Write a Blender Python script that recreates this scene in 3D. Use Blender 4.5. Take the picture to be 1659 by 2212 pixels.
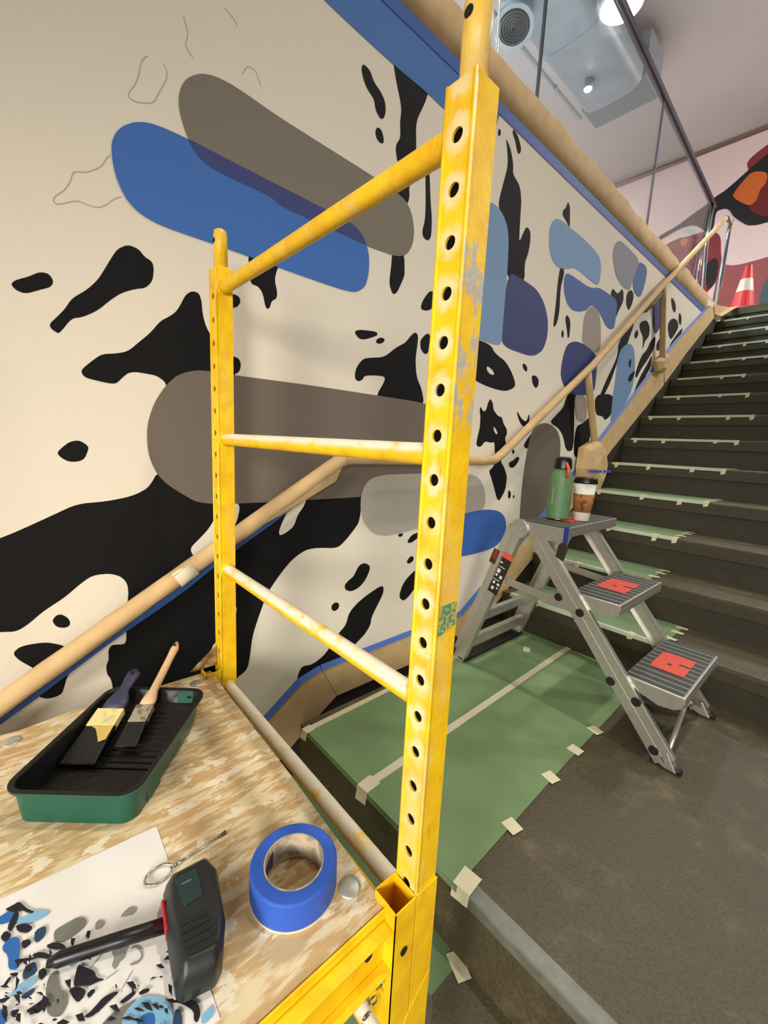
import bpy, bmesh, math, random
from mathutils import Vector, Matrix, noise
random.seed(7)
for o in list(bpy.data.objects): bpy.data.objects.remove(o, do_unlink=True)
SC = bpy.context.scene
COL = SC.collection

# ------------------------------------------------------------------ camera
# metres; the lens is the origin, X runs along the mural wall (up the stairs), Y towards the wall, Z up
F_PX = 905.0
ROLL, PITCH, YAW = 0.04941, -0.16505, 0.84282
def cam_axes():
    cy, sy, cp, sp = math.cos(YAW), math.sin(YAW), math.cos(PITCH), math.sin(PITCH)
    f = Vector((cy*cp, sy*cp, sp)); r = Vector((sy, -cy, 0)); u = r.cross(f)
    cr, sr = math.cos(ROLL), math.sin(ROLL)
    return cr*r+sr*u, -sr*r+cr*u, f
_r, _u, _f = cam_axes()
cd = bpy.data.cameras.new('camera'); cam = bpy.data.objects.new('camera', cd); COL.objects.link(cam)
cd.sensor_fit = 'HORIZONTAL'; cd.sensor_width = 36.0; cd.lens = 36.0*F_PX/1659.0
cd.clip_start = 0.02; cd.clip_end = 100
cam.matrix_world = Matrix(((_r.x, _u.x, -_f.x, 0), (_r.y, _u.y, -_f.y, 0), (_r.z, _u.z, -_f.z, 0), (0, 0, 0, 1)))
SC.camera = cam

# ------------------------------------------------------------------ world, lamps, exposure
def lin(c):
    return tuple(((v/255)/12.92 if v/255 <= .04045 else ((v/255+.055)/1.055)**2.4) for v in c)
wd = bpy.data.worlds.new('world'); SC.world = wd; wd.use_nodes = True
wd.node_tree.nodes['Background'].inputs[0].default_value = (1.0, .95, .88, 1)
wd.node_tree.nodes['Background'].inputs[1].default_value = 0.20
SC.view_settings.view_transform = 'Standard'
SC.view_settings.look = 'None'
SC.view_settings.gamma = 1.0
SC.view_settings.use_curve_mapping = False
SC.view_settings.exposure = 0.0
CEIL_Z = 4.3
def spot(x, y, z, tx, ty, tz, power, angle, blend, color, size=.09):
    l = bpy.data.lights.new('stair_or_fill_spot', 'SPOT'); l.energy = power; l.spot_size = math.radians(angle); l.spot_blend = blend
    l.color = color; l.shadow_soft_size = size
    o = bpy.data.objects.new('stair_or_fill_spot', l); COL.objects.link(o); o.location = (x, y, z)
    o.rotation_euler = (Vector((tx, ty, tz))-Vector((x, y, z))).to_track_quat('-Z', 'Y').to_euler()
WARM = (1.0, .935, .845)
DOWN = [(1.25, -.25), (3.6, -.2)]
for (x, y), pw in zip(DOWN, (290, 170)):
    spot(x, y, CEIL_Z-.06, x, y+.25, -1, pw, 80, 1.0, WARM)
# lamp over the lower stairs, behind the photographer: the main light on the mural, deck and scaffold
spot(-2.55, -.65, .48, .77, .9, -1.12, 370, 65, 1.0, WARM, .40)
spot(-1.95, -2.5, .50, 1.16, 1.0, -.46, 340, 55, 1.0, WARM, .40)  # second spot with no fixture, added as fill to soften the main shadows
def area(name, loc, target, size, power, color):
    l = bpy.data.lights.new(name, 'AREA'); l.shape = 'DISK'; l.size = size; l.energy = power; l.color = color
    o = bpy.data.objects.new(name, l); COL.objects.link(o); o.location = loc
    o.rotation_euler = (Vector(target)-Vector(loc)).to_track_quat('-Z', 'Y').to_euler()
COOL = (.90, .95, 1.0)
area('pendant_lamp_light', (3.99, 1.88, 3.50), (3.99, 1.88, 0), .26, 70, COOL)
area('gallery_fill_light', (1.2, 3.6, 4.2), (1.6, 3.6, 0), .5, 260, COOL)  # unseen lamp added to brighten the gallery behind the glass
area('gallery_fill_light', (4.6, 5.2, 4.2), (4.6, 5.0, 0), .5, 160, COOL)  # another unseen source, added to lift the far side of the gallery
area('upper_hall_fill_light', (6.6, -1.6, 4.15), (6.8, -.4, 1.5), .5, 150, (1.0, .97, .96))  # unseen lamp added to brighten the upper ceiling and far wall

# ------------------------------------------------------------------ materials
MATS = {}
def _n(nt, t, **kw):
    n = nt.nodes.new(t)
    for k, v in kw.items(): setattr(n, k, v)
    return n
def mat(name, col, rough=.6, metal=0.0, var=0.0, scale=20.0, bump=0.0, bscale=60.0, col2=None, thr=(.45, .6), stretch=None, spec=None, emis=None, trans=0.0, alpha=None, detail=4.0):
    if name in MATS: return MATS[name]
    m = bpy.data.materials.new(name); m.use_nodes = True; nt = m.node_tree; b = nt.nodes['Principled BSDF']
    c = lin(col)
    b.inputs['Roughness'].default_value = rough; b.inputs['Metallic'].default_value = metal
    if spec is not None: b.inputs['Specular IOR Level'].default_value = spec
    b.inputs['Base Color'].default_value = (*c, 1)
    if trans: b.inputs['Transmission Weight'].default_value = trans
    if emis: b.inputs['Emission Color'].default_value = (*lin(emis[0]), 1); b.inputs['Emission Strength'].default_value = emis[1]
    if var or col2 or bump:
        tc = _n(nt, 'ShaderNodeTexCoord'); mp = _n(nt, 'ShaderNodeMapping'); nt.links.new(tc.outputs['Object'], mp.inputs[0])
        if stretch: mp.inputs['Scale'].default_value = stretch[:3]
        if stretch and len(stretch) > 3: mp.inputs['Rotation'].default_value = (0, 0, stretch[3])
        if var or col2:
            nz = _n(nt, 'ShaderNodeTexNoise'); nz.inputs['Scale'].default_value = scale; nz.inputs['Detail'].default_value = detail
            nt.links.new(mp.outputs[0], nz.inputs[0])
            rp = _n(nt, 'ShaderNodeValToRGB')
            if col2:
                rp.color_ramp.elements[0].position = thr[0]; rp.color_ramp.elements[1].position = thr[1]
                rp.color_ramp.elements[0].color = (*c, 1); rp.color_ramp.elements[1].color = (*lin(col2), 1)
            else:
                rp.color_ramp.elements[0].position = .3; rp.color_ramp.elements[1].position = .7
                rp.color_ramp.elements[0].color = (*[max(0, v*(1-var)) for v in c], 1); rp.color_ramp.elements[1].color = (*[min(1, v*(1+var)) for v in c], 1)
            nt.links.new(nz.outputs[0], rp.inputs[0]); nt.links.new(rp.outputs[0], b.inputs['Base Color'])
        if bump:
            n2 = _n(nt, 'ShaderNodeTexNoise'); n2.inputs['Scale'].default_value = bscale; n2.inputs['Detail'].default_value = 5
            nt.links.new(mp.outputs[0], n2.inputs[0])
            bp = _n(nt, 'ShaderNodeBump'); bp.inputs['Strength'].default_value = bump; bp.inputs['Distance'].default_value = .004
            nt.links.new(n2.outputs[0], bp.inputs['Height']); nt.links.new(bp.outputs[0], b.inputs['Normal'])
    MATS[name] = m
    return m

def yellow_mat(name, yc=None, z0=None, pale=.45, grey=None, topwear=False, ring=.85):
    """safety-yellow enamel: mottled, pale worn rings round the pin holes, bare-metal scratches, dried paint on upward faces"""
    if name in MATS: return MATS[name]
    m = bpy.data.materials.new(name); m.use_nodes = True; nt = m.node_tree; L = nt.links.new; b = nt.nodes['Principled BSDF']
    b.inputs['Roughness'].default_value = .42
    g = _n(nt, 'ShaderNodeNewGeometry')
    nz = _n(nt, 'ShaderNodeTexNoise'); nz.inputs['Scale'].default_value = 26; nz.inputs['Detail'].default_value = 6; L(g.outputs['Position'], nz.inputs[0])
    rp = _n(nt, 'ShaderNodeValToRGB'); e = rp.color_ramp.elements
    e[0].position = .30; e[0].color = (*lin((240, 182, 16)), 1); e[1].position = .62; e[1].color = (*lin((255, 210, 22)), 1)
    L(nz.outputs[0], rp.inputs[0]); col = rp.outputs[0]
    def mixin(col, fac, c2):
        mx = _n(nt, 'ShaderNodeMix', data_type='RGBA'); L(fac, mx.inputs[0]); L(col, mx.inputs[6]); mx.inputs[7].default_value = (*lin(c2), 1); return mx.outputs[2]
    def math_(op, a, b_=None, c=None):
        n = _n(nt, 'ShaderNodeMath', operation=op)
        for i, v in enumerate((a, b_, c)):
            if v is None: continue
            if isinstance(v, (int, float)): n.inputs[i].default_value = v
            else: L(v, n.inputs[i])
        return n.outputs[0]
    def noise_mask(scale, lo, hi, stretch=None):
        mp = _n(nt, 'ShaderNodeMapping'); L(g.outputs['Position'], mp.inputs[0])
        if stretch: mp.inputs['Scale'].default_value = stretch
        n = _n(nt, 'ShaderNodeTexNoise'); n.inputs['Scale'].default_value = scale; n.inputs['Detail'].default_value = 6; n.inputs['Roughness'].default_value = .65; L(mp.outputs[0], n.inputs[0])
        mr = _n(nt, 'ShaderNodeMapRange', interpolation_type='SMOOTHSTEP'); mr.inputs[1].default_value = lo; mr.inputs[2].default_value = hi; L(n.outputs[0], mr.inputs[0]); return mr.outputs[0]
    # streaky rub marks in pale buff
    col = mixin(col, math_('MULTIPLY', noise_mask(14, .40 if pale > .7 else .52, .68 if pale > .7 else .75, (1, 1, .25)), pale), (226, 203, 150))
    col = mixin(col, math_('MULTIPLY', noise_mask(34, .62, .72, (3, 3, .22)), .55*min(1, pale*1.6)), (150, 112, 48))
    if yc is not None:
        sx = _n(nt, 'ShaderNodeSeparateXYZ'); L(g.outputs['Position'], sx.inputs[0])
        dz = math_('SUBTRACT', math_('PINGPONG', math_('ADD', math_('SUBTRACT', sx.outputs[2], z0), .0508*60), .0254), 0)
        dy = math_('SUBTRACT', sx.outputs[1], yc)
        d = math_('SQRT', math_('ADD', math_('MULTIPLY', dy, dy), math_('MULTIPLY', math_('MULTIPLY', dz, dz), .7)))
        nn = _n(nt, 'ShaderNodeTexNoise'); nn.inputs['Scale'].default_value = 75; L(g.outputs['Position'], nn.inputs[0])
        d = math_('ADD', d, math_('MULTIPLY', math_('SUBTRACT', nn.outputs[0], .5), .018))
        mr = _n(nt, 'ShaderNodeMapRange', interpolation_type='SMOOTHSTEP'); mr.inputs[1].default_value = .020; mr.inputs[2].default_value = .009; L(d, mr.inputs[0])
        nrm = _n(nt, 'ShaderNodeSeparateXYZ'); L(g.outputs['Normal'], nrm.inputs[0])
        face = math_('GREATER_THAN', math_('ABSOLUTE', nrm.outputs[0]), .7)
        big = noise_mask(9, .32, .55)
        col = mixin(col, math_('MULTIPLY', math_('MULTIPLY', mr.outputs[0], face), math_('MULTIPLY', big, ring)), (240, 226, 176))
        if grey:
            zlo, zhi = grey
            band = math_('MULTIPLY', math_('GREATER_THAN', sx.outputs[2], zlo), math_('LESS_THAN', sx.outputs[2], zhi))
            side = math_('LESS_THAN', nrm.outputs[1], -.7)
            col = mixin(col, math_('MULTIPLY', math_('MULTIPLY', band, side), noise_mask(42, .47, .56, (1, 1, .45))), (188, 184, 170))
    if topwear:
        nrm2 = _n(nt, 'ShaderNodeSeparateXYZ'); L(g.outputs['Normal'], nrm2.inputs[0])
        up = _n(nt, 'ShaderNodeMapRange', interpolation_type='SMOOTHSTEP'); up.inputs[1].default_value = -.1; up.inputs[2].default_value = .55; L(nrm2.outputs[2], up.inputs[0])
        col = mixin(col, math_('MULTIPLY', up.outputs[0], noise_mask(30, .30, .50)), (240, 232, 208))
    # rust specks
    col = mixin(col, noise_mask(120, .70, .76), (110, 70, 26))
    L(col, b.inputs['Base Color'])
    bp = _n(nt, 'ShaderNodeBump'); bp.inputs['Strength'].default_value = .25; bp.inputs['Distance'].default_value = .002
    n3 = _n(nt, 'ShaderNodeTexNoise'); n3.inputs['Scale'].default_value = 140; L(g.outputs['Position'], n3.inputs[0]); L(n3.outputs[0], bp.inputs['Height']); L(bp.outputs[0], b.inputs['Normal'])
    MATS[name] = m; return m

def deck_mat():
    m = bpy.data.materials.new('plywood_deck'); m.use_nodes = True; nt = m.node_tree; L = nt.links.new; b = nt.nodes['Principled BSDF']
    b.inputs['Roughness'].default_value = .62
    tc = _n(nt, 'ShaderNodeTexCoord')
    def nz(scale, st, rot=0, det=6):
        mp = _n(nt, 'ShaderNodeMapping'); mp.inputs['Scale'].default_value = st; mp.inputs['Rotation'].default_value = (0, 0, rot); L(tc.outputs['Object'], mp.inputs[0])
        n = _n(nt, 'ShaderNodeTexNoise'); n.inputs['Scale'].default_value = scale; n.inputs['Detail'].default_value = det; n.inputs['Roughness'].default_value = .6; L(mp.outputs[0], n.inputs[0]); return n.outputs[0]
    r1 = _n(nt, 'ShaderNodeValToRGB'); e = r1.color_ramp.elements
    e[0].position = .3; e[0].color = (*lin((190, 154, 102)), 1); e[1].position = .7; e[1].color = (*lin((212, 180, 128)), 1); L(nz(5, (1, 1, 1)), r1.inputs[0])
    col = r1.outputs[0]
    for sc, st, rot, lo, hi, c in ((95, (.22, 1, 1), .75, .44, .58, (228, 210, 170)), (40, (.5, 1, 1), .6, .56, .60, (236, 226, 198)), (9, (1, 1, 1), 0, .56, .66, (206, 182, 136))):
        mr = _n(nt, 'ShaderNodeMapRange', interpolation_type='SMOOTHSTEP'); mr.inputs[1].default_value = lo; mr.inputs[2].default_value = hi; L(nz(sc, st, rot), mr.inputs[0])
        mx = _n(nt, 'ShaderNodeMix', data_type='RGBA'); L(mr.outputs[0], mx.inputs[0]); L(col, mx.inputs[6]); mx.inputs[7].default_value = (*lin(c), 1); col = mx.outputs[2]
    L(col, b.inputs['Base Color']); MATS['deck'] = m; return m

def kraft_mat():
    return mat('kraft_paper', (210, 178, 128), .8, var=.10, scale=14, bump=.35, bscale=16)

CREAM = mat('cream_wall_paint', (234, 226, 208), .85, bump=.12, bscale=260)
PAINT = {'black': (13, 13, 14), 'cream': (234, 226, 208), 'grey': (124, 117, 104), 'blue': (60, 110, 186), 'navy': (55, 66, 122), 'blue2': (66, 116, 182),
 'grey2': (112, 102, 91), 'lightgrey': (176, 172, 158), 'blue3': (54, 102, 184), 'lightblue': (122, 156, 192), 'navy2': (58, 66, 116), 'taupe': (108, 98, 87), 'taupe2': (160, 150, 140),
 'navy3': (46, 58, 116), 'lightblue2': (124, 160, 198), 'midblue': (76, 106, 166), 'greyblue': (142, 146, 152), 'blue4': (74, 110, 158), 'lightblue3': (112, 148, 190),
 'rose': (150, 78, 78), 'teal': (66, 92, 92), 'maroon': (128, 42, 44), 'orange2': (206, 112, 66), 'ink': (16, 18, 21), 'paper': (214, 212, 206), 'lensred': (104, 24, 24), 'orange': (198, 96, 32),
 'sky': (140, 190, 218), 'pencil': (92, 90, 86)}
def paint(c): return CREAM if c == 'cream' else mat('paint_'+c, PAINT[c], .75, bump=.08, bscale=260, spec=.25 if c == 'black' else .5)

# ------------------------------------------------------------------ mesh helpers
def wloc(o):
    p = Vector((0, 0, 0))
    while o: p += o.location; o = o.parent
    return p
class MB:
    def __init__(s): s.v = []; s.f = []
    def add(s, vs, fs):
        k = len(s.v); s.v += [tuple(v) for v in vs]; s.f += [tuple(i+k for i in f) for f in fs]; return s
    def box(s, a, b):
        x0, y0, z0 = a; x1, y1, z1 = b
        return s.add([(x0,y0,z0),(x1,y0,z0),(x1,y1,z0),(x0,y1,z0),(x0,y0,z1),(x1,y0,z1),(x1,y1,z1),(x0,y1,z1)], [(0,3,2,1),(4,5,6,7),(0,1,5,4),(1,2,6,5),(2,3,7,6),(3,0,4,7)])
    def beam(s, p0, p1, w, h, up=(0, 0, 1)):
        """box from p0 to p1, width w sideways, height h along up"""
        p0, p1 = Vector(p0), Vector(p1); d = (p1-p0).normalized(); u = Vector(up); u = (u-d*u.dot(d)).normalized(); r = d.cross(u)
        vs = [p+r*a*w/2+u*b*h/2 for p in (p0, p1) for a, b in ((-1,-1),(1,-1),(1,1),(-1,1))]
        return s.add(vs, [(0,1,2,3),(7,6,5,4),(0,4,5,1),(1,5,6,2),(2,6,7,3),(3,7,4,0)])
    def tube(s, path, r, n=12, cap=True, wob=0.0):
        path = [Vector(p) for p in path]; rs = r if isinstance(r, (list, tuple)) else [r]*len(path)
        k = len(s.v); prev = None
        for i, p in enumerate(path):
            d = (path[min(i+1, len(path)-1)]-path[max(i-1, 0)]).normalized()
            if prev is None:
                a = Vector((0, 0, 1)) if abs(d.z) < .9 else Vector((1, 0, 0)); u = (a-d*a.dot(d)).normalized()
            else: u = (prev-d*prev.dot(d)).normalized()
            prev = u; w = d.cross(u)
            for j in range(n):
                t = 2*math.pi*j/n; rr = rs[i]*(1+(wob*noise.noise(p*25+Vector((j, i, 0))) if wob else 0))
                s.v.append(tuple(p+(u*math.cos(t)+w*math.sin(t))*rr))
        for i in range(len(path)-1):
            for j in range(n):
                a = k+i*n+j; b = k+i*n+(j+1) % n; s.f.append((a, b, b+n, a+n))
        if cap:
            s.f.append(tuple(k+j for j in reversed(range(n)))); e = k+(len(path)-1)*n; s.f.append(tuple(e+j for j in range(n)))
        return s
    def lathe(s, prof, c, n=24, axis=None, cap=True):
        c = Vector(c); k = len(s.v); q = axis or Matrix.Identity(3)
        for r, z in prof:
            for j in range(n):
                t = 2*math.pi*j/n; s.v.append(tuple(c+q@Vector((r*math.cos(t), r*math.sin(t), z))))
        for i in range(len(prof)-1):
            for j in range(n):
                a = k+i*n+j; b = k+i*n+(j+1) % n; s.f.append((a, b, b+n, a+n))
        if cap:
            s.f.append(tuple(k+j for j in reversed(range(n)))); e = k+(len(prof)-1)*n; s.f.append(tuple(e+j for j in range(n)))
        return s
    def prism(s, pts, to3, t):
        """polygon pts (2D) mapped by to3(a,b,h); extruded from h=0 to h=t"""
        n = len(pts); vs = [to3(a, b, 0) for a, b in pts]+[to3(a, b, t) for a, b in pts]
        return s.add(vs, [tuple(reversed(range(n))), tuple(range(n, 2*n))]+[(i, (i+1) % n, n+(i+1) % n, n+i) for i in range(n)])
    def poly(s, pts3): return s.add(pts3, [tuple(range(len(pts3)))])
    def build(s, name, m, parent=None, smooth=False, bevel=0, label=None, cat=None, group=None, kind=None, seg=2, sub=0, recalc=True, solid=0):
        off = wloc(parent) if parent else None
        xs, ys, zs = zip(*s.v)
        base = off if parent else Vector(((min(xs)+max(xs))/2, (min(ys)+max(ys))/2, min(zs)))
        me = bpy.data.meshes.new(name); me.from_pydata([tuple(Vector(v)-base) for v in s.v], [], s.f); me.update()
        if recalc:
            bm = bmesh.new(); bm.from_mesh(me); bmesh.ops.recalc_face_normals(bm, faces=bm.faces); bm.to_mesh(me); bm.free()
        if smooth:
            for p in me.polygons: p.use_smooth = True
        for mm in (m if isinstance(m, (list, tuple)) else [m]): me.materials.append(mm)
        o = bpy.data.objects.new(name, me); COL.objects.link(o)
        if parent: o.parent = parent
        else: o.location = base
        if solid: md = o.modifiers.new('solid', 'SOLIDIFY'); md.thickness = solid
        if bevel: md = o.modifiers.new('bevel', 'BEVEL'); md.width = bevel; md.segments = seg; md.limit_method = 'ANGLE'; md.angle_limit = .6
        if sub: md = o.modifiers.new('sub', 'SUBSURF'); md.levels = sub; md.render_levels = sub
        if smooth and bevel: md = o.modifiers.new('wn', 'WEIGHTED_NORMAL')
        tag(o, label, cat, group, kind); return o
def tag(o, label=None, cat=None, group=None, kind=None):
    if label: o['label'] = label
    if cat: o['category'] = cat
    if group: o['group'] = group
    if kind: o['kind'] = kind
    return o
def thing(name, loc, label=None, cat=None, group=None, kind=None):
    o = bpy.data.objects.new(name, None); COL.objects.link(o); o.location = loc; o.empty_display_size = .1
    return tag(o, label, cat, group, kind)
def chaikin(p, it=2, closed=True):
    for _ in range(it):
        q = []; n = len(p)
        for i in range(n if closed else n-1):
            a, b = p[i], p[(i+1) % n]
            q += [tuple(.78*x+.22*y for x, y in zip(a, b)), tuple(.22*x+.78*y for x, y in zip(a, b))]
        p = q if closed else [p[0]]+q+[p[-1]]
    return p
def copy_tree(o, parent=None, dloc=None):
    c = o.copy(); COL.objects.link(c); c.parent = parent
    if dloc: c.location = o.location+Vector(dloc)
    for ch in [x for x in bpy.data.objects if x.parent == o]: copy_tree(ch, c)
    return c

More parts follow.
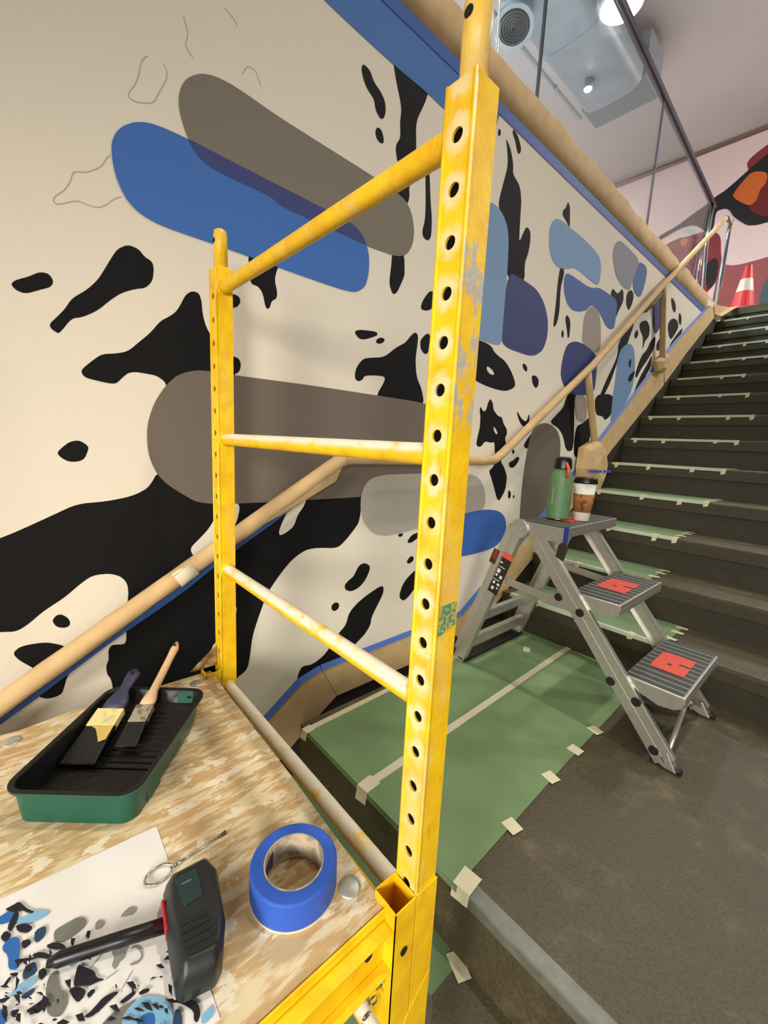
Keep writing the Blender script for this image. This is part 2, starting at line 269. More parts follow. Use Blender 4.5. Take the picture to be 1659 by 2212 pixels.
MURAL=[
(1,'black',[(0.0229,0.2831),(0.0296,0.2924),(0.0538,0.3066),(0.0706,0.32),(0.0869,0.3215),(0.0943,0.3079),(0.0885,0.2946),(0.0681,0.2835),(0.045,0.2699),(0.0298,0.2736)]),
(1,'black',[(0.2166,0.4101),(0.2389,0.4268),(0.261,0.424),(0.2728,0.4104),(0.2894,0.4045),(0.2922,0.3877),(0.2878,0.3599),(0.2721,0.3403),(0.2489,0.3321),(0.22,0.316),(0.1955,0.2929),(0.1713,0.266),(0.1407,0.2445),(0.1213,0.2384),(0.0991,0.2042),(0.094,0.2012),(0.083,0.2088),(0.0811,0.2181),(0.0944,0.2345),(0.1106,0.2557),(0.1238,0.2804),(0.1526,0.3053),(0.1754,0.3332),(0.1914,0.3632),(0.204,0.3876)]),
(1,'black',[(0.3802,0.3615),(0.3966,0.3611),(0.4033,0.3443),(0.405,0.312),(0.4117,0.2852),(0.4236,0.2637),(0.4457,0.2288),(0.4848,0.2179),(0.5037,0.2134),(0.509,0.1962),(0.5034,0.1773),(0.4869,0.1673),(0.4759,0.1427),(0.4132,0.115),(0.3174,0.0851),(0.3097,0.122),(0.3011,0.1302),(0.2884,0.1377),(0.2672,0.1394),(0.2424,0.1404),(0.2262,0.1359),(0.2137,0.1232),(0.2013,0.1084),(0.1896,0.1057),(0.1635,0.1088),(0.1383,0.1131),(0.1319,0.1248),(0.136,0.1337),(0.1549,0.1532),(0.1741,0.171),(0.2046,0.1774),(0.2284,0.1866),(0.2536,0.2129),(0.2795,0.2399),(0.3018,0.2711),(0.324,0.2871),(0.3399,0.3019),(0.3517,0.3227),(0.3638,0.3483)]),
(1,'black',[(0.4632,0.3732),(0.4892,0.3821),(0.505,0.3788),(0.5092,0.3651),(0.4994,0.3505),(0.4861,0.3449),(0.4626,0.3346)]),
(1,'black',[(0.5312,0.5008),(0.5656,0.5114),(0.6321,0.5056),(0.6198,0.4836),(0.6107,0.452),(0.6203,0.4172),(0.6173,0.4004),(0.6018,0.3912),(0.5958,0.3684),(0.5836,0.3655),(0.5745,0.4057),(0.5597,0.4201),(0.5394,0.4199),(0.5338,0.4464)]),
(1,'black',[(0.0758,-0.0605),(0.0869,-0.0475),(0.1016,-0.0342),(0.1195,-0.03),(0.1351,-0.0417),(0.1365,-0.0505),(0.1279,-0.0727),(0.1166,-0.0795),(0.0987,-0.0809),(0.0853,-0.0732)]),
(1,'black',[(-0.2094,-0.3067),(-0.0335,-0.248),(0.0152,-0.2255),(0.0599,-0.2032),(0.1072,-0.1796),(0.1638,-0.1774),(0.2209,-0.167),(0.2558,-0.149),(0.2697,-0.1297),(0.2793,-0.1102),(0.3511,-0.082),(0.7978,-0.08),(1.0064,-0.1485),(0.981,-0.1951),(0.9678,-0.2092),(0.9629,-0.2979),(0.9324,-0.3323),(0.8979,-0.3655),(0.8638,-0.3891),(0.7803,-0.3759),(0.7332,-0.3766),(0.6884,-0.3977),(0.6525,-0.4293),(0.6175,-0.4701),(0.5901,-0.5048),(0.5733,-0.5478),(0.5565,-0.5906),(0.5399,-0.6399),(0.5317,-0.7053),(0.5229,-0.7503),(0.4841,-0.7673),(0.4552,-0.8113),(0.2103,-0.7998),(0.1552,-0.6938),(0.1533,-0.6517),(0.1435,-0.6303),(0.1432,-0.6066),(0.15,-0.5932),(0.1498,-0.5659),(0.1581,-0.5529),(0.1859,-0.5612),(0.1912,-0.5509),(0.1921,-0.5314),(0.1934,-0.517),(0.1949,-0.4648),(0.2023,-0.4249),(0.2003,-0.3936),(0.1865,-0.3732),(0.1625,-0.3614),(0.127,-0.3601),(0.0994,-0.379),(0.0683,-0.4061),(0.028,-0.4299),(-0.0008,-0.4552),(-0.023,-0.4676),(-0.0495,-0.4603),(-0.2216,-0.432)]),
(2,'cream',[(0.6854,-0.1981),(0.7333,-0.1973),(0.7225,-0.2232),(0.6972,-0.2545),(0.6867,-0.2867),(0.6653,-0.3044),(0.6338,-0.3173),(0.6302,-0.3007),(0.6438,-0.2696),(0.6644,-0.2325)]),
(2,'cream',[(0.4607,-0.1981),(0.5049,-0.2007),(0.491,-0.2658),(0.4537,-0.3079),(0.4042,-0.3356),(0.3649,-0.3468),(0.3569,-0.3209),(0.384,-0.2968),(0.4108,-0.2693),(0.4329,-0.2324)]),
(2,'cream',[(0.4708,-0.5302),(0.4827,-0.522),(0.4903,-0.5299),(0.4854,-0.5522),(0.482,-0.5888),(0.4731,-0.5864)]),
(2,'cream',[(0.409,-0.6482),(0.4149,-0.6316),(0.4321,-0.6182),(0.4314,-0.6582),(0.4145,-0.6548)]),
(1,'black',[(0.042,-0.4569),(0.0516,-0.4451),(0.0623,-0.4463),(0.0742,-0.4603),(0.0769,-0.4757),(0.0673,-0.4828),(0.0496,-0.4757)]),
(1,'black',[(-0.0324,-0.5162),(-0.017,-0.5038),(0.0254,-0.5067),(0.0534,-0.5215),(0.0715,-0.5379),(0.086,-0.576),(0.0767,-0.5917),(0.0617,-0.6089),(0.0545,-0.6363),(0.048,-0.6526),(0.0236,-0.6542),(0.0085,-0.6444),(0.0041,-0.6335),(0.016,-0.6107),(0.0057,-0.5709),(-0.0242,-0.5361)]),
(3,'grey',[(0.4117,0.8654),(0.4472,0.8779),(0.4966,0.8823),(0.618,0.8718),(0.7785,0.8676),(0.9806,0.8622),(1.1007,0.8532),(1.1412,0.8255),(1.1621,0.7731),(1.1593,0.7208),(1.1321,0.6771),(1.0883,0.6569),(1.0482,0.6529),(0.9474,0.6468),(0.9,0.6487),(0.735,0.6497),(0.6197,0.6511),(0.4361,0.6655),(0.4006,0.6803),(0.3805,0.7058),(0.3658,0.7409),(0.3588,0.7746),(0.3633,0.8074),(0.3795,0.8381)]),
(4,'blue',[(0.2643,0.6908),(0.2926,0.703),(0.3301,0.7077),(0.3783,0.7082),(0.5487,0.7036),(0.7746,0.6974),(0.7787,0.6981),(0.8865,0.6942),(0.9281,0.6727),(0.9542,0.6338),(0.9595,0.5917),(0.9557,0.5505),(0.9444,0.5182),(0.906,0.4908),(0.8528,0.4858),(0.7809,0.4851),(0.626,0.487),(0.5425,0.4893),(0.4304,0.4909),(0.3141,0.4908),(0.2682,0.5004),(0.2411,0.5193),(0.2234,0.5527),(0.2158,0.589),(0.2149,0.6235),(0.2244,0.6509),(0.2404,0.6718)]),
(5,'navy',[(0.3774,0.7095),(0.42,0.7071),(0.5487,0.7036),(0.7746,0.6974),(0.7787,0.6981),(0.8865,0.6942),(0.9281,0.6727),(0.9474,0.6468),(0.9,0.6487),(0.735,0.6497),(0.6197,0.6511),(0.6064,0.6636),(0.4361,0.6655),(0.4006,0.6803),(0.3826,0.7004)]),
(3,'blue2',[(0.5641,1.2481),(0.7572,1.2287),(1.0278,1.2153),(1.1916,1.2181),(1.2844,1.2119),(1.4184,1.2144),(1.5672,1.2468),(1.5929,1.2922),(1.6121,1.3583),(1.6419,1.4031),(1.5871,1.4302),(1.1175,1.4244),(0.8156,1.4207)]),
(1,'black',[(0.9033,1.1528),(0.9314,1.151),(0.95,1.1265),(0.9801,1.1148),(0.9993,1.0968),(1.0041,1.0711),(0.9965,1.0474),(0.9819,1.0384),(0.9601,1.0537),(0.9526,1.0813),(0.9232,1.0935),(0.9053,1.1145),(0.8976,1.1366)]),
(1,'black',[(0.9686,1.0101),(0.9865,1.0125),(0.9986,0.9957),(1.0009,0.9783),(0.9891,0.971),(0.9708,0.9749),(0.962,0.9911)]),
(1,'black',[(1.0261,1.2253),(1.0319,1.2048),(1.0435,1.1752),(1.0723,1.1166),(1.0674,1.0688),(1.074,1.0258),(1.0504,0.9921),(1.0671,0.9422),(1.0838,0.8972),(1.0675,0.8472),(1.1029,0.8251),(1.1255,0.8447),(1.1303,0.8712),(1.1248,0.8959),(1.1502,0.9683),(1.1512,1.0216),(1.1434,1.0875),(1.1475,1.1195),(1.1806,1.1827),(1.1973,1.2339),(1.1379,1.2285),(1.0713,1.2299)]),
(1,'black',[(1.0605,0.6667),(1.1174,0.6843),(1.1266,0.612),(1.1225,0.5963),(1.0943,0.5385),(1.0724,0.5252),(1.0521,0.5586),(1.0592,0.6171)]),
(1,'black',[(1.2016,0.9988),(1.2178,1.001),(1.2278,0.9594),(1.2386,0.8891),(1.251,0.8415),(1.2537,0.7751),(1.2362,0.7559),(1.209,0.7605),(1.2033,0.7823),(1.2149,0.8193),(1.2129,0.8796),(1.2041,0.9567)]),
(1,'black',[(1.2182,0.5101),(1.2256,0.5419),(1.2676,0.5942),(1.3097,0.5794),(1.29,0.5318),(1.2545,0.5117)]),
(1,'navy',[(1.2918,0.7133),(1.3398,0.7277),(1.3537,0.6026),(1.3116,0.6023),(1.2926,0.6432)]),
(1,'black',[(0.9047,0.3654),(0.9252,0.3771),(1.0038,0.3864),(1.0117,0.3768),(0.9958,0.3671),(0.9524,0.3491),(0.9266,0.3474)]),
(1,'black',[(1.0054,0.359),(1.0231,0.3703),(1.0447,0.3697),(1.0426,0.3579),(1.02,0.3464),(1.0042,0.3488)]),
(1,'black',[(1.1985,0.4238),(1.2156,0.4129),(1.2134,0.3764),(1.2071,0.3245),(1.2182,0.26),(1.256,0.2121),(1.273,0.1525),(1.1167,0.1382),(1.0082,0.1562),(1.0561,0.2243),(1.0502,0.2409),(0.9586,0.2305),(0.9507,0.214),(0.9293,0.2047),(0.9141,0.2159),(0.9186,0.2492),(0.947,0.2843),(0.982,0.2939),(1.046,0.3056),(1.1013,0.3494),(1.1499,0.3756),(1.1736,0.4047)]),
(1,'black',[(1.2276,0.4007),(1.2636,0.4331),(1.2847,0.4262),(1.2793,0.3882),(1.2765,0.358),(1.2545,0.3506),(1.2306,0.3686)]),
(3,'grey2',[(0.3946,0.1683),(0.3421,0.1498),(0.3095,0.1173),(0.2816,0.0721),(0.2648,0.0239),(0.2601,-0.0187),(0.2634,-0.0664),(0.2793,-0.1102),(0.3054,-0.1407),(0.3423,-0.1677),(0.3763,-0.1905),(0.4174,-0.1983),(0.4836,-0.2022),(0.5892,-0.2036),(0.7372,-0.2041),(0.9676,-0.2055),(1.2606,-0.2034),(1.433,-0.159),(1.5012,-0.056),(1.4864,0.0663),(1.4001,0.1394),(1.2834,0.1651),(1.0169,0.1675),(0.7219,0.1692),(0.4874,0.1661)]),
(4,'lightgrey',[(1.0062,-0.1369),(1.0739,-0.1231),(1.2928,-0.1219),(1.6135,-0.1258),(1.6936,-0.1504),(1.7423,-0.2094),(1.7575,-0.2788),(1.7255,-0.3161),(1.5658,-0.3278),(1.1976,-0.3642),(1.0898,-0.3687),(1.028,-0.35),(0.9822,-0.3072),(0.9626,-0.2532),(0.9628,-0.2016),(0.9793,-0.1619)]),
(4,'blue3',[(1.4517,-0.328),(1.7291,-0.3045),(1.8719,-0.3192),(1.9424,-0.3567),(1.9714,-0.4224),(1.9419,-0.4829),(1.8627,-0.5235),(1.5759,-0.5311),(1.4371,-0.4885),(1.395,-0.3865)]),
(1,'black',[(0.9667,-0.4699),(0.9952,-0.4643),(1.0205,-0.4786),(1.0244,-0.4952),(1.0038,-0.5354),(0.9712,-0.561),(0.9338,-0.5691),(0.9057,-0.5556),(0.9022,-0.5356),(0.9225,-0.5203),(0.9451,-0.5089)]),
(1,'black',[(0.8454,-0.6038),(0.8626,-0.5948),(0.8806,-0.6042),(0.8796,-0.6233),(0.8595,-0.6317),(0.846,-0.6192)]),
(1,'black',[(1.0821,-0.5748),(1.1016,-0.5828),(1.1003,-0.6119),(1.0762,-0.6486),(1.0429,-0.6993),(1.0397,-0.732),(1.0111,-0.7662),(0.9631,-0.7938),(0.917,-0.829),(0.7763,-0.8614),(0.7075,-0.8749),(0.7071,-0.8519),(0.7107,-0.8304),(0.7261,-0.8054),(0.7669,-0.8154),(0.8255,-0.7917),(0.8763,-0.7281),(0.9162,-0.6993),(0.9281,-0.6506),(0.9834,-0.6114)]),
(1,'black',[(1.2303,-0.4867),(1.2526,-0.4727),(1.2678,-0.4836),(1.2644,-0.5005),(1.2378,-0.5077),(1.2255,-0.4988)]),
(1,'black',[(1.2148,-0.5835),(1.2821,-0.5385),(1.3019,-0.5552),(1.2951,-0.6167),(1.2557,-0.6535),(1.2217,-0.671),(1.1972,-0.6541),(1.1932,-0.6314)]),
(1,'black',[(1.1646,-0.3689),(1.1979,-0.3684),(1.1878,-0.3822),(1.1711,-0.3819)]),
(1,'black',[(1.2236,-0.4048),(1.245,-0.3819),(1.2857,-0.3735),(1.2995,-0.3923),(1.2478,-0.4163),(1.2243,-0.4133)]),
(1,'black',[(1.6151,1.309),(1.6334,1.304),(1.6265,1.2805),(1.61,1.2831)]),
(1,'black',[(1.7184,1.3537),(1.7569,1.3434),(1.7905,1.3084),(1.7804,1.2823),(1.7611,1.2811),(1.7401,1.3146),(1.7115,1.3366)]),
(1,'black',[(1.6672,1.299),(1.7113,1.2735),(1.7422,1.2227),(1.7408,1.1897),(1.8051,1.1678),(1.8273,1.1163),(1.8308,1.049),(1.8345,0.9962),(1.8397,0.9434),(1.8689,1.0),(1.8877,1.0283),(1.9213,1.0255),(1.9336,0.9896),(1.9253,0.9224),(1.9015,0.8747),(1.9182,0.7893),(1.7736,0.7509),(1.7091,0.954),(1.6617,1.0253),(1.6572,1.0524),(1.6774,1.1246),(1.7017,1.2057),(1.6837,1.2683)]),
(3,'lightblue',[(1.491,0.9832),(1.5873,1.0227),(1.6474,1.0273),(1.6996,1.0099),(1.7397,0.9718),(1.7567,0.9168),(1.7661,0.7939),(1.769,0.555),(1.7717,0.475),(1.6719,0.4699),(1.5746,0.4722),(1.5008,0.5373)]),
(3,'navy2',[(1.7649,0.8014),(1.9076,0.8008),(2.0305,0.7913),(2.1131,0.7507),(2.1747,0.6746),(2.1833,0.5934),(2.1541,0.5229),(2.0863,0.4838),(2.007,0.4707),(1.7717,0.475),(1.769,0.555)]),
(1,'black',[(1.5354,0.4693),(1.6868,0.4662),(1.7288,0.4329),(1.8163,0.4138),(1.8802,0.3717),(1.9222,0.3243),(1.9179,0.3015),(1.8481,0.2757),(1.7617,0.2745),(1.657,0.2829),(1.5578,0.3025)]),
(2,'cream',[(1.6726,0.3709),(1.7185,0.3571),(1.7392,0.3392),(1.7072,0.3348),(1.6728,0.3505)]),
(1,'black',[(1.6496,0.1871),(1.6745,0.1641),(1.6955,0.1701),(1.705,0.2048),(1.7205,0.2292),(1.7463,0.2088),(1.754,0.1794),(1.797,0.1523),(1.8323,0.1506),(1.8503,0.1205),(1.8842,0.0954),(1.8914,0.0729),(1.8755,0.0493),(1.8951,0.0131),(1.8915,-0.0242),(1.855,-0.0674),(1.8895,-0.0928),(1.9093,-0.1188),(1.9278,-0.1451),(1.9276,-0.1801),(1.9227,-0.2196),(1.8873,-0.262),(1.8734,-0.27),(1.8523,-0.2558),(1.8266,-0.2115),(1.7972,-0.1639),(1.7698,-0.1258),(1.7644,-0.1133),(1.7939,-0.0969),(1.8109,-0.0677),(1.7945,-0.0101),(1.7889,0.0277),(1.7556,0.022),(1.7092,0.0291),(1.6769,-0.0024),(1.6426,0.0052),(1.6433,0.0308),(1.6591,0.0911),(1.6562,0.1416),(1.6455,0.1659)]),
(2,'cream',[(1.7662,0.1019),(1.7883,0.09),(1.8075,0.0687),(1.7957,0.0637),(1.7743,0.0804)]),
(1,'black',[(1.936,-0.0712),(1.9701,-0.0622),(1.9991,-0.0444),(2.0228,-0.0396),(2.0302,-0.0573),(2.0064,-0.0841),(1.9772,-0.1017),(1.9445,-0.0972),(1.9344,-0.0842)]),
(1,'black',[(1.952,-0.0061),(1.9718,-0.0056),(1.9785,-0.0207),(1.9642,-0.0296),(1.9551,-0.0233)]),
(1,'black',[(1.9536,-0.2163),(1.9754,-0.2261),(1.9851,-0.2445),(1.9745,-0.2665),(1.9571,-0.2589),(1.9536,-0.2386)]),
(1,'black',[(2.0032,-0.2454),(2.0185,-0.2483),(2.019,-0.2643),(2.0069,-0.266)]),
(1,'black',[(1.9689,0.4219),(1.9857,0.4294),(2.0165,0.4168),(2.0205,0.3967),(2.0095,0.3902),(1.9789,0.4031)]),
(1,'black',[(2.0653,0.3794),(2.1067,0.3869),(2.1426,0.3709),(2.1458,0.3381),(2.1206,0.3208),(2.0845,0.34)]),
(1,'black',[(1.956,0.1875),(1.974,0.1844),(2.0054,0.1588),(2.0637,0.1392),(2.0809,0.1931),(2.0922,0.1556),(2.0703,0.106),(2.0018,0.1304)]),
(1,'black',[(2.0817,0.0483),(2.1465,0.1053),(2.1415,0.0358),(2.0918,-0.0024),(2.056,0.0181)]),
(3,'taupe',[(2.12,0.0934),(2.1752,0.1338),(2.2476,0.151),(2.3281,0.146),(2.4189,0.1144),(2.4689,0.0517),(2.4811,-0.0445),(2.4762,-0.2413),(2.4584,-0.4125),(2.2641,-0.535),(2.1043,-0.5423),(2.0934,-0.3819),(2.0825,-0.1749),(2.0957,-0.0241)]),
(1,'black',[(2.3083,0.1554),(2.3637,0.1955),(2.4514,0.2497),(2.4708,0.3094),(2.5274,0.3631),(2.5983,0.3714),(2.5897,0.2674),(2.6102,0.1921),(2.6491,0.0025),(2.5505,0.0002),(2.4927,0.0865),(2.4238,0.1313)]),
(1,'black',[(2.6565,0.1617),(2.73,0.1777),(2.823,0.2304),(2.875,0.1516),(2.8513,0.0431),(2.7661,-0.0421),(2.6584,-0.0318),(2.6372,0.093)]),
(2,'taupe2',[(2.5816,0.3425),(2.7048,0.3559),(2.7661,0.2833),(2.776,0.2038),(2.717,0.1769),(2.6349,0.1939),(2.5897,0.2674)]),
(3,'navy3',[(2.3707,0.481),(2.3857,0.5531),(2.4175,0.6034),(2.5023,0.6321),(2.5981,0.6364),(2.7309,0.6228),(2.8217,0.5942),(2.8388,0.4958),(2.8426,0.3939),(2.7825,0.3644),(2.6567,0.343),(2.5111,0.3348),(2.4193,0.3763),(2.3746,0.4214)]),
(2,'taupe2',[(2.5826,0.6904),(2.5719,0.7701),(2.6045,0.8282),(2.6581,0.8611),(2.7361,0.8637),(2.7884,0.8278),(2.8243,0.7598),(2.8562,0.6445),(2.7887,0.6108),(2.6519,0.625),(2.5821,0.649)]),
(3,'lightblue2',[(2.0947,1.0566),(2.0978,1.1079),(2.1351,1.1503),(2.1999,1.1645),(2.2928,1.1618),(2.4233,1.1648),(2.5936,1.1533),(2.6747,1.1389),(2.7185,1.1016),(2.7226,1.0315),(2.7102,0.9871),(2.6206,0.9836),(2.4015,1.0002),(2.3025,0.9626),(2.2242,0.9448),(2.1616,0.9575),(2.1145,0.9951)]),
(3,'midblue',[(2.292,0.9048),(2.3069,0.9456),(2.3925,0.9508),(2.6071,0.945),(2.7255,0.9809),(2.8644,0.9796),(3.0138,0.9783),(3.0228,0.868),(3.0167,0.7986),(2.9012,0.7864),(2.766,0.8548),(2.6551,0.8707),(2.584,0.8134),(2.4387,0.7803),(2.3554,0.7995),(2.3052,0.8528)]),
(1,'black',[(2.2401,0.9628),(2.2948,0.9513),(2.2654,0.861),(2.2837,0.745),(2.2693,0.6761),(2.2344,0.6501),(2.2335,0.6965),(2.236,0.7711),(2.2302,0.879)]),
(1,'black',[(2.3683,0.7499),(2.4188,0.727),(2.4279,0.6501),(2.4125,0.6224),(2.3885,0.6718),(2.3534,0.7226)]),
(1,'black',[(2.3353,0.6659),(2.3618,0.647),(2.3543,0.6163),(2.329,0.6309)]),
(1,'black',[(2.244,1.2685),(2.2718,1.2572),(2.2844,1.2096),(2.2944,1.1558),(2.2468,1.1789),(2.2036,1.1895),(2.2069,1.2163),(2.2325,1.2342)]),
(3,'greyblue',[(2.8536,1.193),(2.8597,1.2571),(2.9232,1.3086),(3.0776,1.3099),(3.2843,1.3004),(3.2631,1.2252),(3.2108,1.1418),(3.1856,1.0777),(3.0734,1.0715),(2.9389,1.1013)]),
(3,'blue4',[(3.2865,1.2953),(3.4519,1.2966),(3.4342,1.1654),(3.3784,1.0789),(3.2676,1.0869),(3.2108,1.1418),(3.2474,1.2208)]),
(1,'black',[(2.8927,0.9814),(2.9193,1.0313),(3.0027,1.0089),(3.0734,1.0715),(3.1155,1.003),(3.0508,0.9196),(3.0228,0.868),(2.965,0.9444)]),
(1,'black',[(3.1442,1.0557),(3.2121,1.0961),(3.2719,1.0763),(3.2619,1.015),(3.2162,0.9572),(3.1535,0.9892)]),
(1,'black',[(3.1177,0.737),(3.2232,0.8522),(3.249,0.9172),(3.3554,0.9159),(3.2931,0.8058),(3.2785,0.7543),(3.1576,0.6728),(3.1362,0.5974),(3.0704,0.4681),(2.9834,0.3625),(2.9156,0.3438),(3.0035,0.4834),(3.0796,0.5769),(3.131,0.6564)]),
(3,'lightblue3',[(3.3066,0.7717),(3.4043,0.752),(3.4558,0.6716),(3.4882,0.5467),(3.457,0.4379),(3.2978,0.2924),(3.1655,0.1934),(3.1419,0.3542),(3.1498,0.5147),(3.1392,0.6338),(3.176,0.7118)]),
(4,'black',[(3.3358,0.6528),(3.3793,0.6785),(3.3905,0.6233),(3.3544,0.6053)]),
(4,'black',[(3.3657,0.5307),(3.3881,0.5656),(3.4808,0.6109),(3.4755,0.5776),(3.4399,0.5274),(3.3901,0.5146)]),
(1,'black',[(2.8495,0.3717),(3.1563,0.4052),(3.1746,0.3075),(3.1442,0.2549),(3.0618,0.2178),(3.0219,0.2456),(2.9042,0.2425)]),
(1,'black',[(3.44,0.9339),(3.5739,0.9814),(3.6646,0.9424),(3.6617,0.8764),(3.5977,0.8381),(3.5715,0.7618),(3.5506,0.8551),(3.4595,0.888)]),
(1,'black',[(3.3665,0.8446),(3.4225,0.8867),(3.4568,0.8497),(3.3999,0.8076)]),
(1,'black',[(3.5662,0.7283),(3.6622,0.784),(3.7111,0.8593),(3.812,0.9187),(3.8133,0.8239),(3.6957,0.7094),(3.6034,0.6418),(3.5243,0.5514),(3.4909,0.5863)]),
(1,'black',[(3.707,0.6841),(3.7908,0.7791),(3.8001,0.6845),(3.7077,0.589),(3.6065,0.4948),(3.5111,0.4438),(3.5929,0.5737)]),
(1,'black',[(3.8337,0.8548),(3.9501,0.9593),(4.0014,0.8852),(3.8899,0.8026)]),
(1,'black',[(4.1346,0.8803),(4.2543,0.9898),(4.4529,1.1187),(4.3998,1.0177),(4.1715,0.8576)]),
(1,'black',[(4.0314,1.0314),(4.0926,1.1005),(4.2289,1.1301),(4.3294,1.0931),(4.247,1.0031),(4.1524,0.9414)]),
(1,'black',[(4.0136,1.2484),(4.1139,1.2454),(4.1864,1.2064),(4.1652,1.1519),(4.0745,1.1804)]),
(1,'black',[(4.2702,1.197),(4.3645,1.1743),(4.3782,1.1032),(4.2905,1.1143)]),
(3,'navy3',[(3.6608,1.0584),(3.6736,1.1641),(3.7851,1.2439),(3.8881,1.1101),(3.8691,0.9842),(3.792,0.9148),(3.7048,0.9638)]),
]
SKETCH=[[(0.2959,0.8383),(0.2822,0.8205),(0.2785,0.7965),(0.2696,0.7689),(0.253,0.7413),(0.2565,0.7335),(0.27,0.7325),(0.2901,0.7413),(0.3066,0.7507),(0.3156,0.773),(0.3267,0.7945),(0.3358,0.8151),(0.3364,0.8332),(0.3282,0.8386)],[(0.2127,0.6013),(0.2049,0.5921),(0.1946,0.5704),(0.1649,0.5465),(0.1422,0.541),(0.1357,0.5177),(0.1244,0.4963),(0.1068,0.4784),(0.1035,0.4678),(0.1107,0.463),(0.144,0.4849),(0.1613,0.4836),(0.1828,0.4837),(0.2,0.496),(0.214,0.5132),(0.2297,0.524)],[(0.3764,0.9635),(0.3804,0.9502),(0.3864,0.9301),(0.377,0.9049),(0.3964,0.8877)],[(0.4737,1.038),(0.4981,1.0279),(0.5055,1.0197)],[(0.5175,0.9194),(0.5307,0.9461),(0.5547,0.948),(0.5683,0.9193)]]
FAR_MURAL=[
(1,'rose',[(1.789,2.731),(1.619,2.638),(1.261,2.662),(0.844,2.712),(0.713,1.859),(1.801,2.057),(1.789,2.433)]),
(2,'teal',[(1.276,2.199),(1.225,2.422),(1.088,2.615),(0.906,2.566),(0.801,1.875),(1.25,1.956)]),
(1,'maroon',[(1.673,3.963),(1.473,4.078),(1.315,4.116),(1.293,3.968),(1.45,3.926),(1.553,3.869),(1.633,3.823)]),
(2,'maroon',[(2.554,3.144),(2.449,3.192),(2.354,3.203),(2.261,3.214),(2.077,3.208),(1.93,3.188),(1.845,3.113),(1.811,3.03),(1.788,2.865),(1.756,2.722),(1.776,2.493),(1.848,2.384),(1.907,2.333),(2.072,2.368),(2.321,2.62),(2.413,2.841),(2.5,3.023)]),
(3,'orange2',[(2.323,3.156),(2.281,3.194),(2.218,3.163),(2.226,3.089),(2.276,3.071)]),
(3,'ink',[(1.936,2.769),(1.845,2.819),(1.789,2.731),(1.793,2.459),(1.869,2.375),(1.933,2.593)]),
(3,'paper',[(2.356,3.217),(2.208,3.337),(2.057,3.227),(2.098,3.202),(2.259,3.2)]),
(4,'ink',[(2.641,3.315),(2.38,3.391),(2.229,3.481),(2.06,3.559),(1.962,3.633),(1.862,3.668),(1.732,3.759),(1.617,3.851),(1.455,3.961),(1.298,4.002),(1.113,3.922),(0.976,3.022),(1.328,3.109),(1.419,3.098),(1.54,3.127),(1.632,3.213),(1.715,3.299),(1.771,3.4),(1.828,3.437),(1.912,3.436),(1.926,3.38),(1.923,3.21),(1.97,3.163),(2.032,3.207),(2.061,3.253),(2.162,3.334),(2.279,3.346),(2.372,3.331),(2.558,3.264),(2.607,3.252)]),
(5,'lensred',[(1.504,3.536),(1.42,3.728),(1.069,3.631),(1.0,3.181),(1.336,3.162),(1.459,3.237),(1.549,3.325),(1.546,3.369),(1.496,3.42)]),
(6,'orange',[(1.766,3.574),(1.709,3.67),(1.6,3.799),(1.5,3.77),(1.418,3.716),(1.418,3.594),(1.475,3.537),(1.486,3.417),(1.546,3.369),(1.635,3.435),(1.716,3.51)]),
(1,'paper',[(3.22,3.984),(3.086,4.004),(2.798,3.576),(2.629,3.262),(2.723,3.024),(2.957,3.291),(3.164,3.557)]),
]
